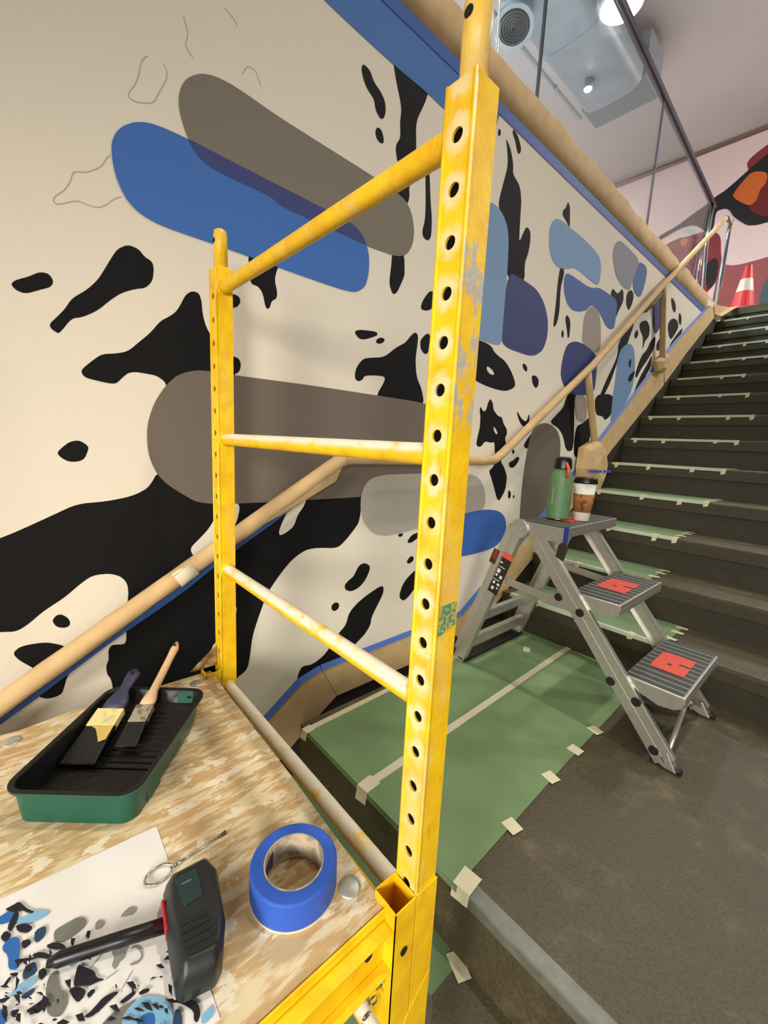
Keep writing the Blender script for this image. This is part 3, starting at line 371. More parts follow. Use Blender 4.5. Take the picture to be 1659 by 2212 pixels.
PRINT=[
('grey',[(-0.0044,0.562),(-0.0022,0.5658),(0.0075,0.5658),(0.0202,0.5655),(0.0267,0.5591),(0.028,0.551),(0.0239,0.5465),(0.0097,0.5429),(0.0018,0.5456),(-0.0043,0.5525)]),
('sky',[(0.0411,0.4114),(0.0476,0.4268),(0.056,0.43),(0.0664,0.4282),(0.079,0.4171),(0.0855,0.4042),(0.0858,0.3951),(0.0802,0.3789)]),
('blue',[(0.0498,0.4042),(0.0592,0.4129),(0.0677,0.4095),(0.0709,0.4032),(0.0661,0.3907)]),
('grey',[(-0.0145,0.5065),(-0.0104,0.5159),(-0.0042,0.5141),(-0.0032,0.4926),(0.0034,0.484),(0.0018,0.4719),(-0.004,0.4652),(-0.0107,0.4693),(-0.0159,0.4793)]),
('sky',[(0.0055,0.5247),(0.0098,0.5283),(0.0152,0.522),(0.0134,0.5097),(0.0086,0.5069),(0.0055,0.5161)]),
('blue',[(-0.0519,0.5806),(-0.047,0.5893),(-0.037,0.5848),(-0.0346,0.5736),(-0.036,0.5571),(-0.0374,0.543),(-0.0457,0.5499),(-0.0457,0.5668)]),
('blue',[(-0.0614,0.6279),(-0.0537,0.6256),(-0.0458,0.6274),(-0.0366,0.6178),(-0.0419,0.61),(-0.0535,0.6136)]),
('sky',[(-0.0218,0.61),(-0.0125,0.6023),(-0.0047,0.5918),(-0.0211,0.5911),(-0.0368,0.6019),(-0.0419,0.612),(-0.0274,0.6062)]),
('navy',[(-0.0215,0.5797),(-0.0109,0.5788),(-0.0115,0.5659),(-0.0196,0.5613),(-0.0226,0.5675)]),
('navy',[(-0.0339,0.5369),(-0.029,0.5428),(-0.0216,0.5401),(-0.0209,0.5262),(-0.0329,0.5264)]),
('sky',[(-0.0434,0.5211),(-0.04,0.5259),(-0.0211,0.523),(-0.0213,0.5168),(-0.0297,0.5144),(-0.0401,0.5138)]),
('navy',[(-0.0367,0.5125),(-0.0227,0.5117),(-0.0252,0.5061),(-0.0322,0.5051)]),
('blue',[(-0.0588,0.5148),(-0.0523,0.5108),(-0.0468,0.5091),(-0.0457,0.5011),(-0.0478,0.4932),(-0.0521,0.494)]),
('navy',[(0.0807,0.3785),(0.0873,0.3954),(0.0922,0.3928),(0.0921,0.3828),(0.0878,0.3726)]),
('sky',[(0.1089,0.3732),(0.1196,0.3745),(0.1191,0.3648),(0.1099,0.3634),(0.1055,0.3671)]),
('grey',[(0.0206,0.4284),(0.0362,0.4348),(0.0487,0.4331),(0.0602,0.4311),(0.0519,0.429),(0.0447,0.4249),(0.04,0.4122)]),
('ink',[(-0.0498,0.6327),(-0.0418,0.6325),(-0.035,0.6334),(-0.0285,0.6174),(-0.0206,0.6058),(-0.0247,0.6061),(-0.0339,0.6197),(-0.0405,0.621)]),
('ink',[(-0.0471,0.6045),(-0.0405,0.619),(-0.0378,0.6271),(-0.0353,0.6127),(-0.0394,0.602),(-0.0432,0.5956)]),
('ink',[(-0.0394,0.602),(-0.0277,0.5945),(-0.0227,0.5845),(-0.028,0.5812),(-0.0369,0.5904)]),
('ink',[(-0.0122,0.5526),(-0.0032,0.5497),(0.0041,0.5401),(0.0062,0.533),(-0.0014,0.5374),(-0.0099,0.5462)]),
('ink',[(-0.025,0.5515),(-0.0163,0.5479),(-0.0044,0.5311),(-0.0059,0.528),(-0.0155,0.5385),(-0.0227,0.5453)]),
('ink',[(-0.0409,0.5577),(-0.0264,0.5483),(-0.0166,0.5411),(-0.0386,0.5506)]),
('ink',[(-0.0203,0.5273),(-0.0147,0.5269),(-0.0127,0.5178),(-0.0178,0.5139),(-0.02,0.519)]),
('ink',[(0.0186,0.5157),(0.0234,0.5162),(0.0275,0.5049),(0.0258,0.502),(0.0201,0.511)]),
('ink',[(0.0091,0.4918),(0.0144,0.5071),(0.0189,0.5),(0.028,0.4876),(0.0283,0.4792),(0.0364,0.4709),(0.0289,0.4739),(0.0214,0.4754),(0.0157,0.4816),(0.0086,0.4859)]),
('ink',[(0.0037,0.4869),(0.0121,0.4831),(0.0186,0.473),(0.0155,0.468),(0.0104,0.4662),(0.0064,0.4755)]),
('ink',[(-0.0325,0.493),(-0.0234,0.4927),(-0.0175,0.4938),(-0.0167,0.4871),(-0.0204,0.4816),(-0.027,0.4857)]),
('ink',[(0.0134,0.448),(0.0235,0.4511),(0.0315,0.4548),(0.0415,0.4526),(0.0461,0.4488),(0.0355,0.447),(0.0276,0.4447),(0.0201,0.4438)]),
('ink',[(0.0432,0.4391),(0.0526,0.4403),(0.0597,0.4391),(0.0584,0.4356),(0.0489,0.4344)]),
('ink',[(0.061,0.435),(0.0664,0.4351),(0.0719,0.4314),(0.0705,0.4286),(0.0629,0.4311)]),
('ink',[(0.0889,0.4014),(0.0944,0.4059),(0.1006,0.4023),(0.1026,0.3945),(0.1084,0.3852),(0.1081,0.3752),(0.1033,0.369),(0.1004,0.3732),(0.1028,0.3811),(0.0974,0.3914),(0.0923,0.3985)]),
('ink',[(-0.0503,0.5345),(-0.0457,0.5401),(-0.0422,0.5388),(-0.048,0.531)]),
('ink',[(-0.0546,0.5229),(-0.0423,0.5172),(-0.0501,0.5148)]),
('ink',[(-0.0044,0.5311),(-0.0001,0.5364),(0.0088,0.5326),(0.0018,0.5277),(-0.0038,0.5204)]),
('ink',[(-0.0533,0.5963),(-0.0483,0.6017),(-0.042,0.5908),(-0.0483,0.5848)]),
('ink',[(-0.0345,0.5754),(-0.0269,0.5729),(-0.0246,0.5654),(-0.0322,0.5627)]),
('ink',[(-0.0457,0.545),(-0.0363,0.5388),(-0.0399,0.5353)]),
('ink',[(-0.0446,0.503),(-0.0357,0.4986),(-0.0413,0.4933)]),
('ink',[(0.0181,0.4688),(0.0233,0.4706),(0.0267,0.4664),(0.0199,0.4628)]),
('pencil',[(0.0236,0.4948),(0.0537,0.5116),(0.0542,0.5104),(0.0241,0.4937)]),
('pencil',[(0.0352,0.4719),(0.0487,0.4725),(0.0491,0.4715),(0.0356,0.4709)]),
('pencil',[(0.0475,0.4507),(0.0608,0.4626),(0.0614,0.4618),(0.048,0.4498)]),
('pencil',[(0.047,0.5013),(0.0506,0.5011),(0.0537,0.494),(0.061,0.4944),(0.0615,0.4894),(0.0567,0.4863),(0.0571,0.4806),(0.0499,0.4796),(0.0463,0.4742),(0.0433,0.4816),(0.0472,0.4888),(0.0454,0.4955)]),
('pencil',[(0.0628,0.4884),(0.0696,0.4856),(0.0735,0.476),(0.0726,0.4679),(0.0683,0.4645),(0.0604,0.4676),(0.0596,0.4709),(0.0675,0.4678),(0.0711,0.47),(0.0717,0.4757),(0.0685,0.4837),(0.0631,0.486)]),
('pencil',[(0.035,0.5433),(0.0398,0.5464),(0.046,0.5383),(0.0424,0.5334),(0.0354,0.5352)]),
('pencil',[(0.0602,0.5328),(0.0671,0.5375),(0.0736,0.5386),(0.0801,0.5312),(0.0743,0.5255),(0.0659,0.5303)]),
]


# ================================================================== THE SETTING
WY = 1.215                       # face of the mural wall
XS, ZS, TR, RI = 1.9673, -.7739, .28849, .178      # first nosing above the landing, tread, riser
ZL = ZS-RI                       # landing level
ZU = ZS+13*RI                    # upper floor level (1.540)
XU = XS+13*TR
YR = -1.6                        # open side of the stairs

def stone(name, c0, c1, c2):
    """worn floor: fine grain plus broad scuffed patches"""
    m = bpy.data.materials.new(name); m.use_nodes = True; nt = m.node_tree; L = nt.links.new; b = nt.nodes['Principled BSDF']
    b.inputs['Roughness'].default_value = .5
    tc = _n(nt, 'ShaderNodeTexCoord')
    def nz(sc, det, ro=.6):
        n = _n(nt, 'ShaderNodeTexNoise'); n.inputs['Scale'].default_value = sc; n.inputs['Detail'].default_value = det; n.inputs['Roughness'].default_value = ro; L(tc.outputs['Object'], n.inputs[0]); return n.outputs[0]
    r = _n(nt, 'ShaderNodeValToRGB'); r.color_ramp.elements[0].position = .34; r.color_ramp.elements[1].position = .72
    r.color_ramp.elements[0].color = (*lin(c0), 1); r.color_ramp.elements[1].color = (*lin(c1), 1); L(nz(130, 8, .7), r.inputs[0])
    mr = _n(nt, 'ShaderNodeMapRange', interpolation_type='SMOOTHSTEP'); mr.inputs[1].default_value = .50; mr.inputs[2].default_value = .72; mr.inputs[4].default_value = .65; L(nz(7, 9, .72), mr.inputs[0])
    mx = _n(nt, 'ShaderNodeMix', data_type='RGBA'); L(mr.outputs[0], mx.inputs[0]); L(r.outputs[0], mx.inputs[6]); mx.inputs[7].default_value = (*lin(c2), 1); L(mx.outputs[2], b.inputs['Base Color'])
    bp = _n(nt, 'ShaderNodeBump'); bp.inputs['Strength'].default_value = .5; bp.inputs['Distance'].default_value = .003; L(nz(220, 5), bp.inputs['Height']); L(bp.outputs[0], b.inputs['Normal'])
    MATS[name] = m; return m
STONE = stone('worn_brown_floor', (66, 59, 41), (94, 86, 62), (122, 113, 86))
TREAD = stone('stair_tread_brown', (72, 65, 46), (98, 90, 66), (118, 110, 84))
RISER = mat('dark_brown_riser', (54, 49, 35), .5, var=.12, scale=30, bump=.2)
NOSE = mat('grey_nosing_strip', (118, 120, 108), .4, var=.15, scale=40, metal=.2)
KRAFT = kraft_mat()
BTAPE = mat('blue_painters_tape', (58, 98, 176), .6, bump=.15, bscale=40)
MTAPE = mat('cream_masking_tape', (222, 216, 182), .7, bump=.15, bscale=60)
GREEN = mat('green_floor_paper', (118, 146, 100), .8, var=.12, scale=5, bump=.1, bscale=12)

wall = MB().box((-4.5, WY, -3.4), (5.62, WY+.14, 1.50)).build('wall_left', CREAM, kind='structure')
tag(wall, 'cream wall beside the stairs covered by an unfinished mural of black splashes and capsules')
for i, (lay, c, pts) in enumerate(MURAL):
    y = WY-.0004*lay-.000002*i
    P = [p for p in chaikin(pts, 2)]
    nm = {'black': 'black_splash', 'cream': 'cream_patch'}.get(c, 'colour_capsule')
    MB().poly([(x, y, z) for x, z in P]).build(nm, paint(c), wall)
for ln_ in SKETCH:
    P = chaikin(ln_, 2, False); b = MB(); w = .0011
    vs = []
    for i, (x, z) in enumerate(P):
        a = P[max(i-1, 0)]; c = P[min(i+1, len(P)-1)]; d = Vector((c[0]-a[0], c[1]-a[1])).normalized()
        vs += [(x-d.y*w, WY-.0004, z+d.x*w), (x+d.y*w, WY-.0004, z-d.x*w)]
    b.add(vs, [(2*i, 2*i+1, 2*i+3, 2*i+2) for i in range(len(P)-1)]).build('pencil_outline', mat('pencil_line', (188, 176, 152), .9), wall)

# landing and lower flight
landing = MB().box((.667, YR, ZL-.20), (XS+.05, 1.118, ZL-.001)).build('floor', STONE, kind='structure')
tag(landing, 'brown worn stair landing')
MB().box((.665, YR, ZL-.03), (.705, .452, ZL)).build('nosing', NOSE, landing, bevel=.004)
low = thing('lower_staircase', (.3, 0, -2.9), kind='structure'); tag(low, 'brown steps going down from the landing under the scaffold')
for k in range(1, 9):
    x1 = .69-(k-1)*TR; x0 = .69-k*TR; z = ZL-k*RI
    st = MB().box((x0-.012, YR, z-.05), (x1+.05, 1.118, z)).build('step', TREAD, low, bevel=.006)
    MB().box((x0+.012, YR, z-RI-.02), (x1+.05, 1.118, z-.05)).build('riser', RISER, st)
MB().box((-5.0, YR-1.5, -2.62), (.69-8*TR+.05, WY, -2.52)).build('floor_lower', STONE, kind='structure')
MB().box((-1.6, YR, -2.5), (.6, WY, -2.45)).build('riser', RISER, low)

# upper flight
up = thing('upper_staircase', (XS, 0, ZL), kind='structure'); tag(up, 'dark brown staircase rising from the landing to the upper floor')
for k in range(13):
    X = XS+k*TR; Z = ZS+k*RI
    st = MB().box((X+.001, YR, Z-.012), (X+TR+.05, WY-.012, Z)).build('step', TREAD, up, bevel=.003)
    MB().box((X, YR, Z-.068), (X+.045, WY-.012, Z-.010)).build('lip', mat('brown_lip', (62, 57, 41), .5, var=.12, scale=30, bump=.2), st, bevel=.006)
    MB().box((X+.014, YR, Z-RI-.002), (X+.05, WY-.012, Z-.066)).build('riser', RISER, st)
MB().box((XU+.014, YR, ZU-RI-.002), (XU+.05, WY-.012, ZU-.066)).build('riser', RISER, up)

bb = MB().prism([(-1.6, -2.7), (.66, -1.32), (1.7, -1.15), (2.2, -.95), (5.62, 1.05), (5.62, 1.36), (5.3, 1.37), (5.0, 1.33), (4.02, .76), (2.96, .03), (2.343, -.40), (1.63, -.84), (.80, -.855), (.70, -.885), (-1.6, -2.34)], lambda a, c, h: (a, WY-.009+h, c), .0085).build('baseboard_left', mat('dark_stringer', (52, 46, 36), .6, var=.1), kind='structure')
UF = MB().box((XU, -4.0, ZU-.068), (9.0, 6.5, ZU)).build('floor_upper', TREAD, kind='structure')
UF2 = MB().box((-4.5, WY+.01, 1.40), (XU, 6.5, 1.53)).build('floor_gallery', mat('grey_gallery_floor', (190, 188, 184), .6, var=.08), kind='structure')
HALL = mat('pale_pink_wall', (222, 198, 192), .8, bump=.05)
FX = 7.7
fw = MB().box((FX, -4.0, ZU), (FX+.12, 6.5, CEIL_Z)).build('wall_far', HALL, kind='structure')
tag(fw, 'pink far wall of the upper floor painted with giant dark sunglasses')
for i, (lay, c, pts) in enumerate(FAR_MURAL):
    pts = [(y, max(z, ZU+.02)) for y, z in pts]
    MB().poly([(FX-.001*lay-.00002*i, y, min(z, CEIL_Z-.04)) for y, z in chaikin(pts, 2)]).build('painted_shape', paint(c), fw)
MB().box((-4.5, 6.4, 1.5), (FX, 6.5, CEIL_Z)).build('wall_back', mat('grey_hall_wall', (206, 196, 194), .8), kind='structure')
ce = MB().box((-5, -4, CEIL_Z), (9, 6.5, CEIL_Z+.1)).build('ceiling', mat('grey_pink_ceiling', (206, 198, 195), .85, var=.04, scale=1.2), kind='structure')
MB().box((FX-.05, -4, CEIL_Z-.045), (FX-.0005, 6.4, CEIL_Z)).build('trim_1', mat('dark_cornice', (120, 98, 88), .7), kind='structure')

# ================================================================== KRAFT PAPER AND TAPE ON THE WALL FOOT
SK = WY-.012
def band_paper(name, top, bot, label, tape_top=True, tape_h=.016):
    """kraft strip masked over the skirting: top and bottom are XZ polylines of equal length"""
    b = MB(); n = len(top); y = SK
    vs = []
    for (a, c) in zip(top, bot):
        vs += [(a[0], y, a[1]), (c[0], y-.004, c[1])]
    b.add(vs, [(2*i, 2*i+2, 2*i+3, 2*i+1) for i in range(n-1)])
    o = b.build(name, KRAFT, label=label, cat='kraft paper', group='brown paper masking along the stairs', solid=.006)
    t = MB(); vs = []
    for i, a in enumerate(top):
        p = top[max(i-1, 0)]; q = top[min(i+1, n-1)]; d = Vector((q[0]-p[0], q[1]-p[1])).normalized()
        vs += [(a[0]-d.y*tape_h*.75, WY-.0025, a[1]+d.x*tape_h*.75), (a[0]+d.y*tape_h*.25, SK-.0045, a[1]-d.x*tape_h*.25)]
    t.add(vs, [(2*i, 2*i+2, 2*i+3, 2*i+1) for i in range(n-1)]).build('blue_tape', BTAPE, o)
    return o
def lerp_pts(a, b, n, amp=0, seed=0):
    out = []
    for i in range(n+1):
        t = i/n; x = a[0]+(b[0]-a[0])*t; z = a[1]+(b[1]-a[1])*t
        out.append((x, z+amp*noise.noise(Vector((x*6, seed, 0)))))
    return out
def pline(pts, n, amp=0, seed=0):
    out = []
    for a, b in zip(pts, pts[1:]):
        seg = lerp_pts(a, b, n, amp, seed); out += seg if not out else seg[1:]
    return out
band_paper('kraft_paper_strip', pline([(-1.5, -2.25), (.60, -.940), (.715, -.858), (.80, -.838)], 6), pline([(-1.45, -2.42), (.664, -1.107), (.80, -1.018), (.872, -.972)], 6, .002, 3), 'brown kraft paper strip along the lower flight, nearest the scaffold')
band_paper('kraft_paper_strip', pline([(.802, -.838), (1.62, -.825)], 6), pline([(.874, -.972), (1.68, -.975)], 6, .003, 5), 'brown kraft paper strip low on the wall beside the green covered landing')
band_paper('kraft_paper_strip', pline([(1.622, -.825), (2.343, -.378), (2.96, .06), (4.02, .79)], 6), pline([(1.68, -.975), (2.62, -.42), (3.2, .02), (4.12, .585)], 6, .005, 8), 'brown kraft paper strip up the stair skirting between the two handrail posts')
band_paper('kraft_paper_strip', pline([(4.022, .795), (4.3, .97), (5.10, 1.43)], 5), pline([(4.14, .60), (4.6, .92), (5.45, 1.46)], 5, .006, 9), 'brown kraft paper strip on the skirting at the top of the stairs')
# ledge of the gallery
top = pline([(-4.4, 1.545), (1.5, 1.545), (5.05, 1.515)], 60, .016, 2); bot = pline([(-4.4, 1.392), (1.5, 1.392), (5.05, 1.375)], 60)
b = MB(); vs = []
for (a, c) in zip(top, bot):
    vs += [(a[0], WY+.05, a[1]+.004), (a[0], WY-.014+.012*noise.noise(Vector((a[0]*5, 0, 1))), a[1]-.012), (c[0], WY-.006+.008*noise.noise(Vector((c[0]*4, 7, 1))), (a[1]+c[1])/2), (c[0], WY-.004, c[1])]
n_ = len(top)
b.add(vs, [(4*i+j, 4*i+4+j, 4*i+5+j, 4*i+1+j) for i in range(n_-1) for j in range(3)])
led = b.build('kraft_paper_strip', KRAFT, label='brown kraft paper masking the gallery edge below the glass guardrail', cat='kraft paper', group='brown paper masking along the stairs', smooth=True, solid=.002)
vs = []
for c in bot: vs += [(c[0], WY-.0052, c[1]+.006), (c[0], WY-.0028, c[1]-.036)]
MB().add(vs, [(2*i, 2*i+2, 2*i+3, 2*i+1) for i in range(n_-1)]).build('blue_tape', BTAPE, led)
# folded paper end at the head of the stairs
MB().add([(5.30, SK-.005, 1.40), (5.72, SK-.03, 1.555), (5.72, SK-.10, 1.552), (5.36, SK-.05, 1.385), (5.2, SK-.004, 1.47)], [(0, 1, 2, 3), (0, 4, 1)]).build('paper_fold', KRAFT, led, solid=.003)

# ================================================================== GREEN FLOOR PAPER
def tab(parent, c, ax, w=.028, l=.05, z=.0024, fold=0, name='tape_tab'):
    c = Vector(c); a = Vector((math.cos(ax), math.sin(ax), 0)); p = Vector((-a.y, a.x, 0))
    q = [c-a*l/2-p*w/2, c+a*l/2-p*w/2*1.1, c+a*l/2*1.04+p*w/2, c-a*l/2*.97+p*w/2]
    b = MB().add([v+Vector((0, 0, z)) for v in q]+[v+Vector((0, 0, z+.0006)) for v in q], [(0,3,2,1),(4,5,6,7),(0,1,5,4),(1,2,6,5),(2,3,7,6),(3,0,4,7)])
    if fold:
        e = [q[0]+Vector((0, 0, z+.0006)), q[3]+Vector((0, 0, z+.0006))]
        b.add([e[0], e[1], e[1]+Vector((-.006, 0, -fold)), e[0]+Vector((-.006, 0, -fold*.9))], [(0, 1, 2, 3)])
    return b.build(name, MTAPE, parent)
gp = MB(); g0 = .45; g1 = 1.085
pts = [(.662, g0-.008), (1.2, g0+.012), (1.62, g0+.02), (XS+.005, g0+.03), (XS+.005, g1+.02), (.662, g1)]
gp.add([(x, y, ZL+.0012) for x, y in pts]+[(x, y, ZL+.0024) for x, y in pts]+[(.6595, g0-.008, ZL-.012), (.6595, g1, ZL-.012)], [tuple(reversed(range(6))), tuple(range(6, 12))]+[(i, (i+1) % 6, 6+(i+1) % 6, 6+i) for i in range(6)]+[(6, 11, 13, 12)])
gpo = gp.build('floor_paper', GREEN, label='green protective floor paper spread over the stair landing', cat='floor paper', group='green protective paper')
def strip(parent, p0, p1, w=.024, z=ZL+.0030):
    p0, p1 = Vector(p0), Vector(p1); d = (p1-p0).normalized(); n = Vector((-d.y, d.x))
    N = 10; vs = []
    for i in range(N+1):
        q = p0.lerp(p1, i/N); ww = w/2*(1+.08*noise.noise(Vector((q.x*9, q.y*9, 1))))
        vs += [(q.x+n.x*ww, q.y+n.y*ww, z), (q.x-n.x*ww, q.y-n.y*ww, z)]
    return MB().add(vs, [(2*i, 2*i+1, 2*i+3, 2*i+2) for i in range(N)]).build('tape_strip', MTAPE, parent, solid=.0006)
strip(gpo, (.668, .777), (1.985, .815), .026)
strip(gpo, (.668, 1.076), (1.72, 1.10), .022)
tab(gpo, (.689, .436, ZL), .12, .042, .05, .003, .03)
for x, y in ((.889, .447), (1.123, .464), (1.296, .470), (1.45, .47)): tab(gpo, (x, y, ZL), 1.45+random.uniform(-.15, .15), .036, .04, .003)
tab(gpo, (.685, .777, ZL), .1, .04, .05, .0036, .04); tab(gpo, (1.79, .93, ZL), .5, .03, .05, .003)
tab(gpo, (.67, 1.075, ZL), .1, .03, .03, .0036, .03)
# paper on the tread below the landing
lp = MB().box((.40, g0-.03, ZL-RI+.001), (.70, 1.112, ZL-RI+.0025)).build('floor_paper', mat('green_floor_paper_b', (104, 132, 92), .8, var=.12, scale=5), label='green protective paper on the first step below the landing', cat='floor paper', group='green protective paper')
strip(lp, (.70, g0-.02), (.70, 1.105), .022, ZL-RI+.003)
tab(lp, (.655, g0-.035, ZL-RI), 1.2, .032, .055, .0034)
lp2 = MB().box((.11, .2, ZL-2*RI+.001), (.41, 1.112, ZL-2*RI+.0025)).build('floor_paper', MATS['green_floor_paper_b'], label='green protective paper on the second step below the landing', cat='floor paper', group='green protective paper')
ORD = ['first', 'second', 'third', 'fourth', 'fifth', 'sixth', 'seventh', 'eighth', 'ninth', 'tenth', 'eleventh', 'twelfth', 'thirteenth']
ENDS = {0: .43, 1: .60, 2: .58, 3: .53, 4: .53, 5: .54, 6: .53, 7: .62, 8: .71, 9: .64, 10: .69, 11: .64, 12: .6}
for k in range(13):
    X = XS+k*TR; Z = ZS+k*RI; y0 = ENDS[k]; y1 = 1.15
    b = MB().box((X+.003, y0, Z+.001), (X+TR+.008, y1, Z+.0024))
    b.add([(X+.003, y0, Z+.0024), (X+.003, y1, Z+.0024), (X-.0015, y1, Z-.010), (X-.0015, y0, Z-.010)], [(0, 1, 2, 3)])
    po = b.build('tread_paper', mat('green_tread_paper', (124, 152, 112), .8, var=.10, scale=6), label='green paper strip on the %s stair tread above the landing' % ORD[k], cat='floor paper', group='green paper on the stair treads')
    MB().add([(X+.020, y0+.01, Z+.0030), (X+.020, y1, Z+.0030), (X-.0018, y1, Z+.0030), (X-.0018, y0+.01, Z+.0030), (X-.0030, y1, Z-.013), (X-.0030, y0+.01, Z-.012)], [(0, 1, 2, 3), (3, 2, 4, 5)]).build('edge_tape', mat('clear_edge_tape', (196, 206, 180), .55), po)
    for yy in [y0+.004]+[y0+.12+.25*j+random.uniform(-.06, .06) for j in range(3)]:
        if yy > y1-.02: continue
        h = random.uniform(.022, .038)
        MB().add([(X-.0040, yy-.013, Z+.0034), (X-.0040, yy+.013, Z+.0034), (X-.0044, yy+.012, Z-h), (X-.0044, yy-.009, Z-h*.8), (X+.03, yy+.012, Z+.0034), (X+.03, yy-.014, Z+.0034)], [(0, 1, 2, 3), (0, 1, 4, 5)]).build('tape_tab', MTAPE, po)
    if k < 5:
        for dx in (.10, .20, .272): tab(po, (X+dx, y0, Z), math.pi/2+random.uniform(-.2, .2), .024, .045, .003)

# ================================================================== HANDRAIL
hr = thing('handrail', (1.0, 1.15, ZL), 'round stair handrail wrapped in brown kraft paper along the mural wall', 'handrail')
def rail(path, r, name='paper_wrap', wob=.10):
    P = []
    for a, b in zip(path, path[1:]):
        a, b = Vector(a), Vector(b); n = max(2, int((b-a).length/.05))
        for i in range(n): P.append(a.lerp(b, i/n))
    P.append(Vector(path[-1]))
    return MB().tube(P, r, 14, True, wob).build(name, KRAFT, hr, smooth=True)
RY = 1.15
rail([(-1.3, RY, -1.36), (-.059, RY, -.600), (.80, RY, -.078), (.835, RY, -.062)], .0235)
rail([(.80, RY, -.068), (.86, RY, -.060), (1.60, RY, -.062), (1.70, RY, -.058), (1.76, RY, -.030), (1.82, RY, .010)], .021)
rail([(1.75, RY, -.036), (2.62, RY, .506), (3.66, 1.165, 1.232), (5.30, 1.24, 2.27)], .021)
# loose flap of paper and blue tape under the lower run
vs = []
for i in range(25):
    t = i/24; x = -1.2+t*1.93; z = -.078-.608*(.80-x); dz = .030+.010*noise.noise(Vector((x*5, 0, 4)))
    vs += [(x, RY+.004, z-.018), (x+.012, RY+.020, z-.018-dz)]
MB().add(vs, [(2*i, 2*i+1, 2*i+3, 2*i+2) for i in range(24)]).build('blue_tape', BTAPE, hr, solid=.0015)
MB().tube([(.30, RY, -.385), (.345, RY, -.357)], .0255, 14).build('tape_band', MTAPE, hr, smooth=True)
MB().add([(.50, RY-.018, -.270), (.82, RY-.018, -.075), (.80, RY-.004, -.135), (.62, RY-.006, -.225)], [(0, 1, 2, 3)]).build('paper_flap', KRAFT, hr, solid=.002)
def hpost(p_top, p_bot):
    o = MB().tube([Vector(p_top).lerp(Vector(p_bot), i/6) for i in range(7)], .021, 12, True, .08).build('post', KRAFT, hr, smooth=True); return o
pA = hpost((2.575, 1.155, .470), (2.875, 1.16, -.045))
pB = hpost((3.655, 1.165, 1.225), (3.93, 1.175, .70))
def lump(pts, y0, y1, parent, amp=.02, seed=0):
    b = MB(); n = len(pts); cx = sum(p[0] for p in pts)/n; cz = sum(p[1] for p in pts)/n
    rings = []
    for y, s in ((y1, 1.05), ((y0+y1)/2, 1.08), (y0+.015, .92), (y0, .55)):
        rings.append([(cx+(x-cx)*s+amp*noise.noise(Vector((x*20, y*30, seed))), y+amp*noise.noise(Vector((x*17, z*19, seed+5))), cz+(z-cz)*s+amp*noise.noise(Vector((z*20, x*15, seed+9)))) for x, z in pts])
    vs = [v for r_ in rings for v in r_]; fs = [(i*n+j, i*n+(j+1) % n, (i+1)*n+(j+1) % n, (i+1)*n+j) for i in range(3) for j in range(n)]+[tuple(3*n+j for j in range(n))]
    return b.add(vs, fs).build('crumpled_paper', KRAFT, parent, bevel=.006, seg=1)
l1 = lump([(2.70, .02), (2.82, .07), (2.95, .02), (3.01, -.07), (2.97, -.16), (2.90, -.25), (2.74, -.24), (2.68, -.10)], 1.11, 1.20, pA, .018, 1)
MB().beam((2.66, 1.103, -.115), (3.00, 1.108, -.12), .004, .016).build('blue_tape', BTAPE, pA)
lump([(3.80, .72), (3.94, .80), (4.05, .80), (4.06, .73), (3.96, .66), (3.84, .66)], 1.15, 1.20, pB, .014, 3)
lump([(3.40, 1.03), (3.46, 1.07), (3.60, 1.16), (3.70, 1.20), (3.60, 1.12), (3.50, 1.03), (3.42, .99)], 1.15, 1.20, hr, .01, 6).data.materials[0] = mat('olive_bracket_wrap', (112, 98, 66), .8)

# ================================================================== GLASS GUARDRAIL
CHROME = mat('polished_steel', (190, 194, 200), .12, 1.0)
def gy(x): return 1.28+.035*(x-1.5)
gr = thing('glass_guardrail', (3, gy(3), 1.53), 'clear glass guardrail with dark steel top rail on the gallery edge', 'guardrail')
GLASS = bpy.data.materials.new('guard_glass'); GLASS.use_nodes = True
nt = GLASS.node_tree; nt.nodes.remove(nt.nodes['Principled BSDF'])
tr = _n(nt, 'ShaderNodeBsdfTransparent'); tr.inputs[0].default_value = (.90, .93, .94, 1)
gl = _n(nt, 'ShaderNodeBsdfGlossy'); gl.inputs['Roughness'].default_value = .04
lw = _n(nt, 'ShaderNodeLayerWeight'); lw.inputs[0].default_value = .5
pw = _n(nt, 'ShaderNodeMath', operation='POWER'); nt.links.new(lw.outputs['Facing'], pw.inputs[0]); pw.inputs[1].default_value = 3.0
ma = _n(nt, 'ShaderNodeMath', operation='MULTIPLY_ADD'); nt.links.new(pw.outputs[0], ma.inputs[0]); ma.inputs[1].default_value = .28; ma.inputs[2].default_value = .03
mx = _n(nt, 'ShaderNodeMixShader'); nt.links.new(ma.outputs[0], mx.inputs[0]); nt.links.new(tr.outputs[0], mx.inputs[1]); nt.links.new(gl.outputs[0], mx.inputs[2]); nt.links.new(mx.outputs[0], nt.nodes['Material Output'].inputs[0])
SE = [-3.1, -1.4, .30, 2.0, 3.72, 5.42]
DARK = mat('dark_seam', (40, 46, 60), .3)
for a, c in zip(SE, SE[1:]):
    p = MB().add([(a+.006, gy(a)-.006, 1.50), (c-.006, gy(c)-.006, 1.50), (c-.006, gy(c)-.006, 2.53), (a+.006, gy(a)-.006, 2.53), (a+.006, gy(a)+.006, 1.50), (c-.006, gy(c)+.006, 1.50), (c-.006, gy(c)+.006, 2.53), (a+.006, gy(a)+.006, 2.53)],
        [(0,3,2,1),(4,5,6,7),(0,1,5,4),(1,2,6,5),(2,3,7,6),(3,0,4,7)]).build('glass_panel', GLASS, gr)
for a in SE[1:5]: MB().box((a-.005, gy(a)-.007, 1.5), (a+.005, gy(a)+.007, 2.53)).build('seam', DARK, gr)
